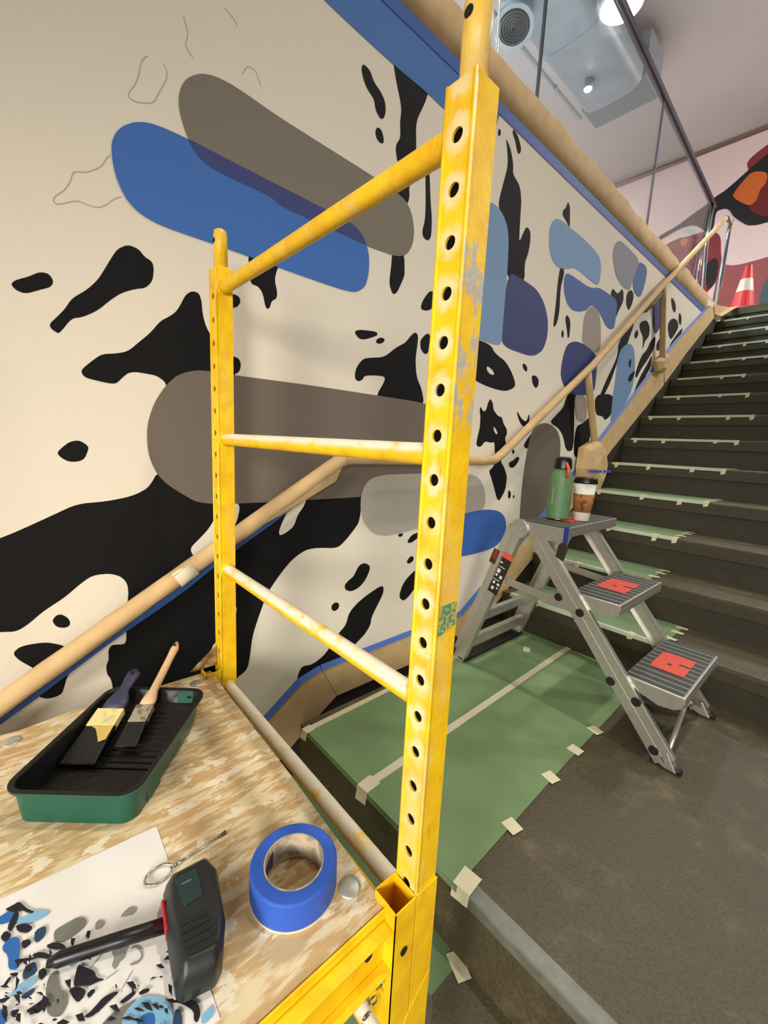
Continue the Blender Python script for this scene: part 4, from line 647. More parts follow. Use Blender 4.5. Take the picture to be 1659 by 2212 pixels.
MB().tube([(1.635, gy(1.63)-.012, 1.56), (1.635, gy(1.63)-.012, 2.53)], .004, 8).build('bright_glass_edge', mat('bright_glass_edge', (235, 232, 225), .3), gr)  # white rod in place of the light caught on a glass edge
MB().tube([(-3.1, gy(-3.1), 2.545), (5.60, gy(5.60), 2.545)], .026, 14).build('top_rail', mat('dark_steel_rail', (70, 76, 96), .22, .9), gr, smooth=True)
# chrome end posts
MB().tube([(5.44, 1.355, 1.53), (5.44, 1.40, 2.2), (5.50, 1.41, 2.53)], .016, 12).build('end_post', CHROME, gr, smooth=True)
MB().tube([(5.72, 1.295, 1.54), (5.73, 1.292, 2.20), (5.72, 1.29, 2.30), (5.60, 1.26, 2.36), (5.34, 1.242, 2.29)], .022, 12).build('end_post', CHROME, gr, smooth=True)
MB().tube([(5.12, 1.34, 1.53), (5.22, 1.37, 2.14)], .014, 12).build('end_post', CHROME, gr, smooth=True)

# ================================================================== UPPER FLOOR THINGS
cone = thing('traffic_cone', (5.92, 1.11, ZU), 'red traffic cone with a white band at the top of the stairs', 'traffic cone')
RED = mat('cone_red', (226, 50, 48), .45); WHT = mat('cone_white', (226, 220, 200), .4)
MB().box((5.78, .97, ZU), (6.06, 1.25, ZU+.03)).build('base', mat('cone_base', (214, 96, 92), .5), cone, bevel=.01)
def cr(h): return .105-(.105-.028)*(h/.44)
for nm, a, c, m_ in (('lower_body', .03, .20, RED), ('white_band', .20, .325, WHT), ('tip', .325, .46, RED)):
    e = [(cr(a-.03), a), (cr(c-.03), c)]+([(.012, .462)] if nm == 'tip' else [])
    MB().lathe(e, (5.92, 1.11, ZU), 24).build(nm, m_, cone, smooth=False)

METAL = mat('galvanised_duct', (172, 182, 190), .38, .35, var=.08, scale=6)
DZ = 3.66
dk = thing('air_duct', (3.4, 2.45, DZ), 'galvanised oval air duct hanging under the ceiling behind the glass', 'duct')
prof = []
for i in range(24):
    t = 2*math.pi*i/24; prof.append((.295*math.copysign(abs(math.cos(t))**.5, math.cos(t)), .2*math.copysign(abs(math.sin(t))**.5, math.sin(t))))
for a, c in ((-3.0, -1.5), (-1.5, 0), (0, 1.5), (1.5, 3.0), (3.0, 4.1), (4.1, 5.05)):
    MB().prism(prof, lambda p, q, h, a=a: (a+.004+h, 2.365+p, DZ+.2+q), c-a-.008).build('duct_section', METAL, dk, smooth=True, bevel=.01)
for a in (-1.5, 0, 1.5, 3.0, 4.1):
    MB().prism([(p*1.03, q*1.05) for p, q in prof], lambda p, q, h, a=a: (a-.02+h, 2.365+p, DZ+.2+q), .04).build('flange', METAL, dk)
MB().box((5.05, 2.05, DZ+.10), (5.45, 2.70, DZ+.52)).build('end_box', mat('painted_duct_box', (140, 146, 150), .5, .2), dk, bevel=.01)
for a in (-2, .8, 3.5): MB().tube([(a, 2.365, DZ+.4), (a, 2.365, CEIL_Z)], .008, 6).build('hanger', METAL, dk)
ad = thing('air_diffuser', (3.59, 2.63, DZ), 'round grey ceiling air diffuser with ringed grille beside the duct', 'diffuser')
ax = (Matrix.Rotation(.25, 3, 'Y')@Matrix.Rotation(-.1, 3, 'X')); dc = Vector((3.45, 2.525, 3.51))
MB().lathe([(.165, 0), (.17, .015), (.15, .03), (.14, .06), (.14, .22)], dc, 32, ax).build('collar', METAL, ad, smooth=True, bevel=.004)
for i, r_ in enumerate((.118, .096, .074, .052, .03)):
    MB().lathe([(r_, .0), (r_-.012, -.008), (r_-.016, .0), (r_-.004, .006)], dc+ax@Vector((0, 0, -.004)), 32, ax, cap=False).build('grille_ring', mat('grille_grey', (96, 100, 102), .5, .3), ad)
MB().lathe([(.13, -.002), (.10, -.001)], dc, 32, ax).build('dark_throat', mat('throat', (50, 52, 54), .8), ad)

cd_ = thing('duct_edge_glint', (4.2, 2.665, 3.6), 'added bright edge pipe running along the gallery duct', 'glint')  # bright tube added for the light reflected along the lower duct edge
MB().tube([(-3.0, 2.665, 3.635), (5.00, 2.665, 3.635)], .022, 14).build('glint', mat('bright_duct_edge', (225, 235, 240), .25, .6), cd_, smooth=True)
for a in (-1.2, 1.0, 3.0, 4.4): MB().tube([(a, 2.665, 3.635), (a+.03, 2.665, 3.635)], .028, 12).build('glint_band', METAL, cd_)
pl = thing('pendant_light', (3.99, 1.88, 3.5), 'glowing white round pendant light beside the gallery duct', 'ceiling light')
GLOW = mat('lamp_glow', (255, 255, 255), .4, emis=((238, 246, 255), 26))
MB().lathe([(.05, .17), (.12, .15), (.165, .06), (.17, 0), (.16, -.01)], (3.99, 1.88, 3.60), 28).build('shade', mat('lamp_shade_white', (220, 224, 228), .4), pl, smooth=True)
MB().lathe([(.155, 0), (.12, -.03), (.05, -.045), (.005, -.048)], (3.99, 1.88, 3.588), 28).build('lens', GLOW, pl, smooth=True)
MB().tube([(3.99, 1.88, 3.77), (3.99, 1.88, CEIL_Z)], .006, 8).build('cord', DARK, pl)
sp = thing('spot_light', (4.59, 2.40, 3.58), 'small glowing warm spotlight under the gallery duct', 'ceiling light')
MB().lathe([(.03, .07), (.042, .06), (.045, 0), (.04, -.004)], (4.59, 2.40, 3.585), 18).build('housing', mat('spot_housing', (150, 150, 150), .4, .6), sp, smooth=True)
MB().lathe([(.038, 0), (.03, -.012), (.004, -.016)], (4.59, 2.40, 3.58), 18).build('bulb', mat('spot_glow', (255, 246, 220), .4, emis=((255, 240, 205), 30)), sp, smooth=True)
NUM = ['above the landing', 'above the upper flight']
for (x, y), w in zip(DOWN, NUM):
    d_ = thing('recessed_downlight', (x, y, CEIL_Z-.05), 'recessed ceiling downlight %s' % w, 'ceiling light', 'stairwell downlights')
    MB().lathe([(.11, .05), (.12, .0), (.10, .0), (.095, .04)], (x, y, CEIL_Z-.05), 28, cap=False).build('trim_ring', mat('white_ring', (225, 222, 215), .5), d_, smooth=True)

# ================================================================== SCAFFOLD
NY, LY, FXX, PS = .3275, 1.031, .367, .0385       # post centres in Y, hole face X, post size
Z0 = .3148; HS = .0508; PT = .366; PBOT = ZL-RI-.0
YN = yellow_mat('yellow_enamel_near', NY, Z0, .62, (.015, .215)); YL = yellow_mat('yellow_enamel_far', LY, Z0-.008, .18, None, False, .10)
YR_ = yellow_mat('yellow_enamel_rung', None, None, .25, None, True); YB = yellow_mat('yellow_enamel', None, None, .12)
scf = thing('scaffold', (.386, .68, PBOT), 'yellow steel rolling scaffold frame with pin holes, in front of the mural', 'scaffold')
def perforated(b, x, yc, z0, zt, zb, nx):
    """post face at X=x with round pin holes"""
    y0, y1 = yc-PS/2, yc+PS/2; r = .0072; n = 16
    k0 = 0; zs = []
    i = 0
    while z0-i*HS > zb+.03: zs.append(z0-i*HS); i += 1
    edges = [zt]+[(a+c)/2 for a, c in zip(zs, zs[1:])]+[zb]
    for zc, t, bt in zip(zs, edges, edges[1:]):
        vs = []
        for j in range(n):
            a = 2*math.pi*(j+.5)/n; vs.append((x, yc+r*math.cos(a), zc+r*math.sin(a)))
        for j in range(n):
            a = 2*math.pi*(j+.5)/n; ca, sa = math.cos(a), math.sin(a)
            hh = (t-zc) if sa > 0 else (zc-bt)
            s_ = min((PS/2)/max(abs(ca), 1e-6), hh/max(abs(sa), 1e-6)); vs.append((x, yc+ca*s_, zc+sa*s_))
        vs += [(x, y1, t), (x, y0, t), (x, y0, bt), (x, y1, bt)]
        fs = [(j, (j+1) % n, n+(j+1) % n, n+j) for j in range(n)]
        # corners
        def near(c): 
            best = []
            for j in range(n):
                p, q = vs[n+j], vs[n+(j+1) % n]
                if (abs(p[1]-q[1]) > 1e-7 and abs(p[2]-q[2]) > 1e-7) and ((vs[c][1]-yc)*(p[1]+q[1]-2*yc) > 0) and ((vs[c][2]-zc)*(p[2]+q[2]-2*zc) > 0): best.append(j)
            return best
        for c in range(2*n, 2*n+4):
            for j in near(c): fs.append((n+j, n+(j+1) % n, c))
        for j in range(n):   # hole wall
            vs.append((x+nx*.003, vs[j][1], vs[j][2]))
        kk = 2*n+4
        fs += [(j, (j+1) % n, kk+(j+1) % n, kk+j) for j in range(n)]
        b.add(vs, fs)
def make_post(yc, zc0, m, parent):
    b = MB(); x0, x1 = FXX, FXX+PS; y0, y1 = yc-PS/2, yc+PS/2
    perforated(b, x0, yc, zc0, PT, PBOT, 1); perforated(b, x1, yc, zc0, PT, PBOT, -1)
    b.add([(x0, y0, PT), (x1, y0, PT), (x1, y0, PBOT), (x0, y0, PBOT)], [(0, 1, 2, 3)])
    b.add([(x0, y1, PT), (x1, y1, PT), (x1, y1, PBOT), (x0, y1, PBOT)], [(0, 1, 2, 3)])
    # chamfered cap up to the spigot
    c = (x0+x1)/2; h = .013
    b.add([(x0, y0, PT), (x1, y0, PT), (x1, y1, PT), (x0, y1, PT), (c-h, yc-h, PT+.006), (c+h, yc-h, PT+.006), (c+h, yc+h, PT+.006), (c-h, yc+h, PT+.006)], [(0,1,5,4),(1,2,6,5),(2,3,7,6),(3,0,4,7)])
    p = b.build('post', m, parent, recalc=False)
    w_ = .0045; ib = MB().box((x0+w_, y0+w_, PBOT+.01), (x1-w_, y1-w_, PT-.004)).build('bore_shade', mat('tube_shade', (14, 12, 9), .9, spec=.1), p)  # near-black block added; its colour carries the shade seen through the holes
    # weld beads on the two front corners
    for yy in (y0, y1): MB().tube([(x0+.0012, yy+(.0012 if yy == y0 else -.0012), PT), (x0+.0012, yy+(.0012 if yy == y0 else -.0012), PBOT)], .0026, 8).build('corner_edge', m, p, smooth=True)
    sg = MB().tube([(c, yc, PT), (c, yc, .437), (c, yc, .447), (c, yc, .451)], [.0150, .0150, .0135, .008], 20).build('spigot', yellow_mat('yellow_enamel_worn', None, None, 1.0), p, smooth=True)
    MB().tube([(c-.0153, yc, .425), (c-.0145, yc, .425)], .0055, 12).build('pin_hole', mat('hole_dark', (18, 14, 8), .9), sg)
    return p
pn = make_post(NY, Z0, YN, scf); plf = make_post(LY, Z0-.008, YL, scf)
xc = FXX+PS/2
for i, z in enumerate((.326, -.012, -.336, -.655, -.975)):
    P = [(xc, NY+PS/2-.002+(LY-NY-PS+.004)*j/30, z) for j in range(31)]
    MB().tube(P, .0138, 18, False, .02 if i else .01).build('rung', YR_ if i else yellow_mat('yellow_enamel_top', None, None, .55), scf, smooth=True)
    for yy, sgn in ((NY+PS/2, 1), (LY-PS/2, -1)): MB().tube([(xc, yy, z), (xc, yy+sgn*.004, z)], [.0175, .0145], 16, False).build('weld', YB, scf, smooth=True)
# sleeve bracket on the near post, double cell, open on top
def sleeve(yc, parent, zt=-.60, zb=-.80, s=1):
    b = MB(); w = .0022
    xa, xb, xd = FXX-.0395, FXX-.001, FXX+PS+.0025; y0, y1 = yc-PS/2-.0025, yc+PS/2+.0025
    b.box((xa, y0, zb), (xa+w, y1, zt)); b.box((xa, y1-w, zb), (xb, y1, zt)); b.box((xb-w, y0, zb), (xb, y1, zt))
    yo = y0 if s > 0 else y1-w
    b.box((xa, yo, zb), (xb, yo+w, zt)); b.box((xb, yo, zb), (xd, yo+w, zt))
    yi = y1-w if s > 0 else y0
    if s < 0: b.box((xa, y0, zb), (xb, y0+w, zt))
    o = b.build('sleeve', YB, parent, bevel=.0008, seg=1); return o
MB().poly([(FXX+.003, NY-PS/2-.0006, -.192), (FXX+.036, NY-PS/2-.0006, -.190), (FXX+.036, NY-PS/2-.0006, -.222), (FXX+.001, NY-PS/2-.0006, -.232)]).build('tape_residue', mat('teal_residue', (196, 168, 70), .7, col2=(78, 142, 120), thr=(.44, .50), scale=190), scf)
s1 = sleeve(NY, scf); s2 = sleeve(LY, scf, s=-1)
MB().tube([(FXX-.0205, NY-PS/2-.004, -.672), (FXX-.0205, NY-PS/2-.0015, -.672)], .006, 14).build('pin_hole', MATS['hole_dark'], s1)
# side rails: C channels with lipped ledge carrying the deck
def side_rail(yc, s, parent):
    y = yc-s*.003; X0, X1 = -1.62, FXX-.0385; b = MB(); T = .003
    b.box((X0, min(y, y+s*T), -.694), (X1, max(y, y+s*T), -.607 if s > 0 else -.616))
    b.box((X0, min(y, y-s*.0165), -.694), (X1, max(y, y-s*.0165), -.6905)); b.box((X0, min(y, y-s*.0165), -.628), (X1, max(y, y-s*.0165), -.6245))
    b.box((X0, min(y, y+s*.02), -.624), (X1, max(y, y+s*.02), -.621))
    o = b.build('side_rail', YB, parent, bevel=.001, seg=1)
    MB().tube([(.300, y-s*.0012, -.660), (.300, y-s*.0002, -.660)], .006, 14).build('pin_hole', MATS['hole_dark'], o)
    return o
side_rail(NY, 1, scf); side_rail(LY, -1, scf)
# gusset at the far corner, feet and levelling legs
MB().prism([(.30, -.60), (FXX-.002, -.60), (FXX-.002, -.548), (.352, -.556)], lambda a, c, h: (a, LY+.012+h, c), .004).build('corner_gusset', mat('rusty_gusset', (120, 92, 56), .6, col2=(196, 168, 120), thr=(.4, .6), scale=40), scf)
for yc in (NY, LY):
    ft = MB().box((FXX-.03, yc-.045, PBOT+.0005), (FXX+PS+.03, yc+.045, PBOT+.008)).build('foot_plate', mat('grey_steel_foot', (138, 132, 118), .5, .7, var=.2), scf, bevel=.001)
MB().prism([(FXX+PS, -.80), (FXX+PS, -1.06), (FXX+PS+.035, -1.10), (FXX+PS+.030, -.86)], lambda a, c, h: (a, NY-.012+h, c), .022).build('lever', mat('grey_lever', (150, 144, 128), .45, .6, var=.2), scf, bevel=.003)
MB().prism([(FXX-.005, -.80), (FXX+PS, -.76), (FXX+PS, -.90), (FXX-.03, -.88)], lambda a, c, h: (a, NY-PS/2-.003+h, c), .002).build('bracket_tongue', YB, scf)
# far end frame of the scaffold, beyond the picture
DX = -1.98
for ch in [c for c in bpy.data.objects if c.parent == scf and c.name.split('.')[0] in ('post', 'rung', 'foot_plate')]:
    c2 = copy_tree(ch, scf, (DX, 0, 0))
    if ch.name.startswith('post') or ch.name.startswith('foot'):
        c2.location.z += -.60 if not ch.name.startswith('post') else -.0
# deck
ZT = -.612
deck_mat()
dk_pts = [(-1.58, NY+.0035), (.332, NY+.0035), (.343, .60), (.346, .90), (.350, 1.045), (.10, 1.047), (.06, 1.058), (-.03, 1.044), (-.08, 1.052), (-1.58, 1.05)]
dck = MB().prism(dk_pts, lambda a, c, h: (a, c, ZT-.006+h), .006).build('scaffold_deck', MATS['deck'], label='plywood scaffold deck smeared with cream paint', cat='platform', bevel=.001)
b = MB().box((-1.58, NY+.003, ZT-.0075), (.34, 1.04, ZT-.0062)).build('deck_edge', YB, dck)
RIV = mat('galvanised_rivet', (196, 198, 184), .4, .6, var=.15, scale=90)
for x, y in ((.308, .379), (-.042, 1.012), (.302, 1.005), (-.65, .379), (-.65, 1.0)):
    MB().lathe([(.0155, 0), (.0155, .0012), (.012, .0024), (.0, .003)], (x, y, ZT), 20).build('rivet', RIV, dck, smooth=True)
# link chain hanging under the rail
chn = thing('safety_chain', (.20, .30, -.86), 'short steel chain hanging below the yellow side rail', 'chain')
CH = mat('chain_steel', (205, 205, 205), .25, 1.0)
for i in range(12):
    t = i/11; c = Vector((.318-.12*t, .318-.004*t, -.716-.05*math.sin(t*3.14)))
    P = [c+Vector((.0062*math.cos(a), (.0032*math.sin(a) if i % 2 else 0), (0 if i % 2 else .0032*math.sin(a))-.0)) for a in [2*math.pi*j/10 for j in range(11)]]
    MB().tube(P, .0012, 6, False).build('link', CH, chn, smooth=True)

# ================================================================== THINGS ON THE DECK
# --- paint tray
TG = mat('green_tray_plastic', (18, 84, 68), .35); TB = mat('wet_black_paint', (13, 14, 16), .42, bump=.35, bscale=70)
Tf = Vector((.102, .652)); uL = Vector((.644, .765)).normalized(); uW = Vector((-.765, .644)).normalized()
TL, TW, TH = .282, .206, .062
tray = thing('paint_tray', (.09, .82, ZT), 'dark green plastic roller tray coated with wet black paint', 'paint tray')
def T3(l, w, z): q = Tf+uL*l+uW*w; return (q.x, q.y, ZT+z)
def rr(l0, l1, w0, w1, r, n=6):
    out = []
    for (cl, cw, a0) in ((l1-r, w1-r, 0), (l0+r, w1-r, 90), (l0+r, w0+r, 180), (l1-r, w0+r, 270)):
        for i in range(n+1):
            a = math.radians(a0+90*i/n); out.append((cl+r*math.cos(a), cw+r*math.sin(a)))
    return out
o1 = rr(0, TL, 0, TW, .03); o2 = rr(.006, TL-.010, .006, TW-.006, .028); o3 = rr(.011, TL-.03, .011, TW-.011, .024); i1 = rr(.008, TL-.008, .008, TW-.008, .024); i2 = rr(.016, TL-.022, .018, TW-.018, .02)
N_ = len(o1)
def bowl(l): return .006 if l < .10 else .006+(l-.10)/(TL-.12)*.036
rings = [[T3(l, w, TH) for l, w in o1], [T3(l, w, TH-.006) for l, w in o1], [T3(l, w, TH-.008) for l, w in o2], [T3(l, w, 0 if l < .19 else .012) for l, w in o3]]
b = MB(); b.add([v for r_ in rings for v in r_], [(k*N_+j, k*N_+(j+1) % N_, (k+1)*N_+(j+1) % N_, (k+1)*N_+j) for k in range(3) for j in range(N_)]+[tuple(3*N_+j for j in range(N_))])
b.build('tray_shell', TG, tray, smooth=True, bevel=.003)
rings = [[T3(l, w, TH+.0006) for l, w in o1], [T3(l, w, TH+.0006) for l, w in i1], [T3(l, w, bowl(l)) for l, w in i2]]
b = MB(); b.add([v for r_ in rings for v in r_], [(k*N_+j, k*N_+(j+1) % N_, (k+1)*N_+(j+1) % N_, (k+1)*N_+j) for k in range(2) for j in range(N_)])
b.build('painted_lining', TB, tray, smooth=False, bevel=.002)
def slab(l0, l1, w0, w1, z0, z1, n=12):
    bb = MB(); 
    for i in range(n):
        a = l0+(l1-l0)*i/n; c = l0+(l1-l0)*(i+1)/n
        bb.add([T3(a, w0, z0(a)), T3(a, w1, z0(a)), T3(c, w1, z0(c)), T3(c, w0, z0(c))], [(0, 1, 2, 3)])
    return bb
slab(.016, .10, .018, TW-.018, lambda l: .018, None, 2).build('paint_pool', TB, tray)
slab(.10, TL-.024, .018, TW-.018, lambda l: bowl(l)+.001, None, 14).build('ramp', TB, tray)
for i in range(11):
    l = .112+i*.012
    MB().beam(T3(l, .022, bowl(l)+.002), T3(l, TW-.022, bowl(l)+.002), .0025, .002).build('ramp_rib', TB, tray)
MB().prism([(.05, -.004), (.09, -.004), (.09, -.001), (.05, -.001)], lambda a, c, h: T3(a, c+.012, .004+h), .045).build('side_rib', TG, tray, bevel=.001)
MB().prism([(.14, -.004), (.17, -.004), (.17, -.001), (.14, -.001)], lambda a, c, h: T3(a, c+.013, .010+h), .04).build('side_rib', TG, tray, bevel=.001)
MB().poly([T3(TL-.0105, .012, TH-.002), T3(TL-.0105, .058, TH-.002), T3(TL-.0240, .055, .044), T3(TL-.0240, .018, .044)]).build('bare_rim', TG, tray)
MB().tube([T3(TL-.0190, .033, TH-.011), T3(TL-.0170, .033, TH-.010)], .0045, 10).build('rim_hole', MATS['hole_dark'], tray)
# --- brushes
def brush(name, tip, ferr, top, w, tipw, hm, label, fm, br, hang=False):
    tip, ferr, top = Vector(tip), Vector(ferr), Vector(top); d = (ferr-tip).normalized(); up_ = Vector((0, 0, 1)); r = d.cross(up_).normalized(); n = r.cross(d)
    t = thing(name, tip, label, 'paint brush', 'brushes in the paint tray')
    def blade(p0, p1, w0, w1, t0, t1, nm, m_, bev=.002):
        vs = [p+r*a*ww/2+n*c*tt/2 for p, ww, tt in ((p0, w0, t0), (p1, w1, t1)) for a, c in ((-1,-1),(1,-1),(1,1),(-1,1))]
        return MB().add(vs, [(0,1,2,3),(7,6,5,4),(0,4,5,1),(1,5,6,2),(2,6,7,3),(3,7,4,0)]).build(nm, m_, t, bevel=bev)
    L = (ferr-tip).length
    f1 = ferr+d*.028
    br_o = blade(tip, ferr, tipw, w*.98, .005, .013, 'bristles', br)
    blade(ferr-d*.012, f1, w, w*.98, .015, .015, 'ferrule', fm, .0015)
    hl = (top-f1).length
    prof_ = [(0, w*.45), (.10, w*.44), (.22, w*.27), (.38, .0085), (.75, .0080), (.90, .0095), (1, .004)] if not hang else [(0, w*.46), (.25, w*.42), (.45, w*.22), (.6, .011), (.8, .014), (.93, .014), (1, .006)]
    vs = []; 
    for s_, ww in prof_:
        p = f1.lerp(top, s_); th = .0075 if not hang else .007
        for j in range(10): a = 2*math.pi*j/10; vs.append(p+r*math.cos(a)*ww+n*math.sin(a)*th)
    m_ = len(prof_)
    MB().add(vs, [(i*10+j, i*10+(j+1) % 10, (i+1)*10+(j+1) % 10, (i+1)*10+j) for i in range(m_-1) for j in range(10)]+[tuple(reversed(range(10))), tuple((m_-1)*10+j for j in range(10))]).build('handle', hm, t, smooth=True)
    hp = f1.lerp(top, .88 if hang else .93)
    MB().tube([hp-n*.0082, hp+n*.0088], .0042 if hang else .003, 10).build('hang_hole', MATS['hole_dark'], t)
    return t
BR = mat('black_painted_bristle', (17, 18, 19), .4, bump=.4, bscale=200, stretch=(1, 1, 1))
brush('paint_brush', (.045, .83, ZT+.026), (.096, .895, ZT+.048), (.170, .988, ZT+.088), .052, .062, mat('navy_rubber_handle', (52, 54, 78), .5), 'short-handled brush with navy rubber handle and yellow paint-streaked ferrule in the tray', mat('yellow_ferrule', (232, 218, 148), .5, col2=(190, 180, 140), thr=(.5, .7), scale=60), BR, True)
brush('paint_brush', (.118, .820, ZT+.032), (.152, .868, ZT+.048), (.262, 1.010, ZT+.115), .034, .040, mat('pale_wood_handle', (222, 184, 138), .5, col2=(96, 70, 44), thr=(.66, .72), scale=60), 'long pale wooden-handled sash brush leaning in the tray', mat('steel_ferrule_dirty', (176, 168, 150), .4, .4, col2=(120, 104, 84), thr=(.5, .62), scale=90), BR)
b1 = [o for o in bpy.data.objects if o.name.startswith('paint_brush')][0]
b1d = (Vector((.096, .895, ZT+.048))-Vector((.045, .83, ZT+.026))).normalized(); b1r = b1d.cross(Vector((0, 0, 1))).normalized(); b1n = b1r.cross(b1d); b1f = Vector((.096, .895, ZT+.048))
MB().poly([b1f+b1d*a+b1r*c+b1n*.0072 for a, c in ((-.010, -.020), (-.010, .0255), (-.040, .0265), (-.046, .016), (-.034, .008), (-.018, -.004))]).build('clean_bristles', mat('yellow_bristle', (206, 178, 92), .6, bump=.3, bscale=300), b1, solid=.001)
# --- printed design sheet
ps = thing('printed_sheet', (.02, .5, ZT), 'white paper sheet printed with the mural design in black, blue and grey', 'paper sheet')
C0 = Vector((.128, .643)); dw = Vector((-.9985, .055)); dl = Vector((-.02, -.9998))
def S3(a, c, z): q = C0+dw*a+dl*c; return (q.x, q.y, ZT+z)
vs = []; NA, NB = 10, 12
for i in range(NA+1):
    for j in range(NB+1):
        a = .216*i/NA; c = .285*j/NB; vs.append(S3(a, c, .0006+.0004*noise.noise(Vector((a*14, c*14, 0)))))
MB().add(vs, [(i*(NB+1)+j, (i+1)*(NB+1)+j, (i+1)*(NB+1)+j+1, i*(NB+1)+j+1) for i in range(NA) for j in range(NB)]).build('sheet', mat('white_paper', (238, 236, 230), .8), ps, smooth=True)
byc = {}
for c, pts in PRINT: byc.setdefault(c, []).append(pts)
LEV = {'grey': .0016, 'sky': .0017, 'blue': .0019, 'navy': .0020, 'ink': .0022, 'pencil': .0015}
PCOL = {'grey': (122, 122, 114), 'sky': (134, 186, 220), 'blue': (40, 104, 176), 'navy': (32, 66, 96), 'ink': (26, 22, 34), 'pencil': (150, 148, 142)}
for c, L_ in byc.items():
    for k, pts in enumerate(L_):
        P = chaikin(pts, 1); MB().poly([(x, y, ZT+LEV[c]+.00001*k) for x, y in P]).build('print_'+{'ink': 'black', 'sky': 'light_blue', 'pencil': 'sketch'}.get(c, c), mat('ink_'+c, PCOL[c], .7), ps)
fl = MB()
for k in range(300):
    a = random.uniform(.02, .205); c = random.uniform(.10, .275)
    if a < .13 and c < .19 and random.random() < .93: continue
    l = random.uniform(.002, .010); w = l*random.uniform(.15, .5); t = 2.2+random.uniform(-.7, .7)
    q = C0+dw*a+dl*c; d = Vector((math.cos(t), math.sin(t))); n_ = Vector((-d.y, d.x)); z = ZT+.0023+.000005*k
    fl.poly([(*(q-d*l), z), (*(q+n_*w*random.random()-d*l*.2), z), (*(q+d*l*random.uniform(.5, 1)), z), (*(q-n_*w+d*l*.1), z)])
fl.build('print_flecks', MATS['ink_ink'], ps, kind='stuff')
# --- mallet-like tool
tl = thing('mallet', (.125, .45, ZT), 'dark green and black block-headed hand tool with black rod handle, on the printed sheet', 'tool')
OUT = [(.157, .512), (.163, .485), (.155, .447), (.148, .413), (.136, .388), (.125, .379), (.092, .388), (.089, .398), (.092, .43), (.098, .48), (.104, .503), (.112, .516)]
TD = mat('charcoal_rubber', (30, 34, 36), .42, bump=.1); TT = mat('dark_teal_plastic', (26, 52, 54), .4)
cx = sum(p[0] for p in OUT)/len(OUT); cy_ = sum(p[1] for p in OUT)/len(OUT)
rings = []
for z, s in ((.0028, .88), (.012, .98), (.030, 1.0), (.042, .94), (.050, .80)):
    rings.append([(cx+(x-cx)*s+.004*(z > .03), cy_+(y-cy_)*s, ZT+z) for x, y in OUT])
n = len(OUT); b = MB().add([v for r_ in rings for v in r_], [(i*n+j, i*n+(j+1) % n, (i+1)*n+(j+1) % n, (i+1)*n+j) for i in range(4) for j in range(n)]+[tuple(reversed(range(n))), tuple(4*n+j for j in range(n))])
b.build('head', TD, tl, smooth=True, bevel=.003)
def panel(pts, z, m_, nm, h=.0014): return MB().prism(pts, lambda a, c, k: (a, c, ZT+z+k), h).build(nm, m_, tl, bevel=.0006, seg=1)
panel([(.116, .497), (.142, .494), (.138, .455), (.116, .455)], .0498, TT, 'teal_panel')
panel([(.121, .484), (.132, .483), (.1318, .4815), (.121, .4825)], .0512, mat('logo_grey', (120, 132, 134), .5), 'logo_mark', .0003)
for i in range(5): MB().beam((.106, .437-i*.009, ZT+.0505), (.135, .432-i*.009, ZT+.0505), .002, .002).build('grip_rib', TD, tl)
MB().prism([(.1035, .492), (.1000, .492), (.0955, .455), (.0990, .455)], lambda a, c, k: (a-.0012, c, ZT+.018+k), .018).build('red_stripe', mat('tool_red', (178, 32, 44), .4), tl, bevel=.001)
MB().tube([(.104, .474, ZT+.016), (.05, .497, ZT+.0135), (-.002, .518, ZT+.0115), (-.012, .522, ZT+.0112)], [.0085, .0080, .0078, .004], 14).build('rod', mat('black_rod', (20, 20, 24), .35), tl, smooth=True)
# --- wire pin
pin = thing('wire_pin', (.15, .56, ZT), 'thin steel wire pin with a looped eye beside the black tool', 'wire pin')
SW = mat('bright_steel_wire', (208, 206, 196), .22, 1.0)
loop = []
for i in range(21):
    a = math.pi*(.12+1.86*i/20); loop.append((.109-.016*math.cos(a)*-1-.0, .5585+.0115*math.sin(a), ZT+.0042+.0006*i/20))
P = [(.132, .5575, ZT+.004)]+[(.111+.0175*math.cos(math.radians(20+320*i/20)), .557+.0125*math.sin(math.radians(20+320*i/20)), ZT+.0042) for i in range(21)]+[(.134, .556, ZT+.0046)]
MB().tube(P, .0019, 8).build('eye', SW, pin, smooth=True)
MB().tube([(.131, .5572, ZT+.0046), (.15, .559, ZT+.003), (.206, .5645, ZT+.0021)], .0019, 8).build('shank', SW, pin, smooth=True)
MB().tube([(.196, .5635, ZT+.0024), (.207, .5646, ZT+.0024)], [.0022, .0032], 8).build('tip', mat('dull_steel', (110, 100, 84), .5, .7), pin, smooth=True)
# --- roll of blue tape
rt = thing('tape_roll', (.250, .431, ZT), 'roll of blue masking tape standing flat on the scaffold deck', 'tape roll')
TBL = mat('blue_tape_roll', (42, 92, 196), .5, bump=.1, bscale=300)
c = (.250, .430, ZT+.0022)
MB().lathe([(.0405, .004), (.0405, .0385), (.0405, .039), (.056, .039), (.0585, .037), (.0590, .002), (.0575, .0005), (.0410, .0005), (.0405, .004)], c, 56, cap=False).build('tape_body', TBL, rt, smooth=True, bevel=.0008)
MB().lathe([(.0405, .0), (.0405, .0392), (.0385, .0392), (.0385, .0), (.0405, .0)], c, 56, cap=False).build('cardboard_core', mat('card_core', (196, 178, 150), .6, col2=(150, 146, 136), thr=(.45, .55), scale=50), rt, smooth=False)
MB().lathe([(.0592, -.0018), (.0592, .0010), (.046, .0010), (.046, -.0018), (.0592, -.0018)], c, 56, cap=False).build('liner_edge', mat('cream_liner', (228, 220, 196), .6), rt)
vs = []
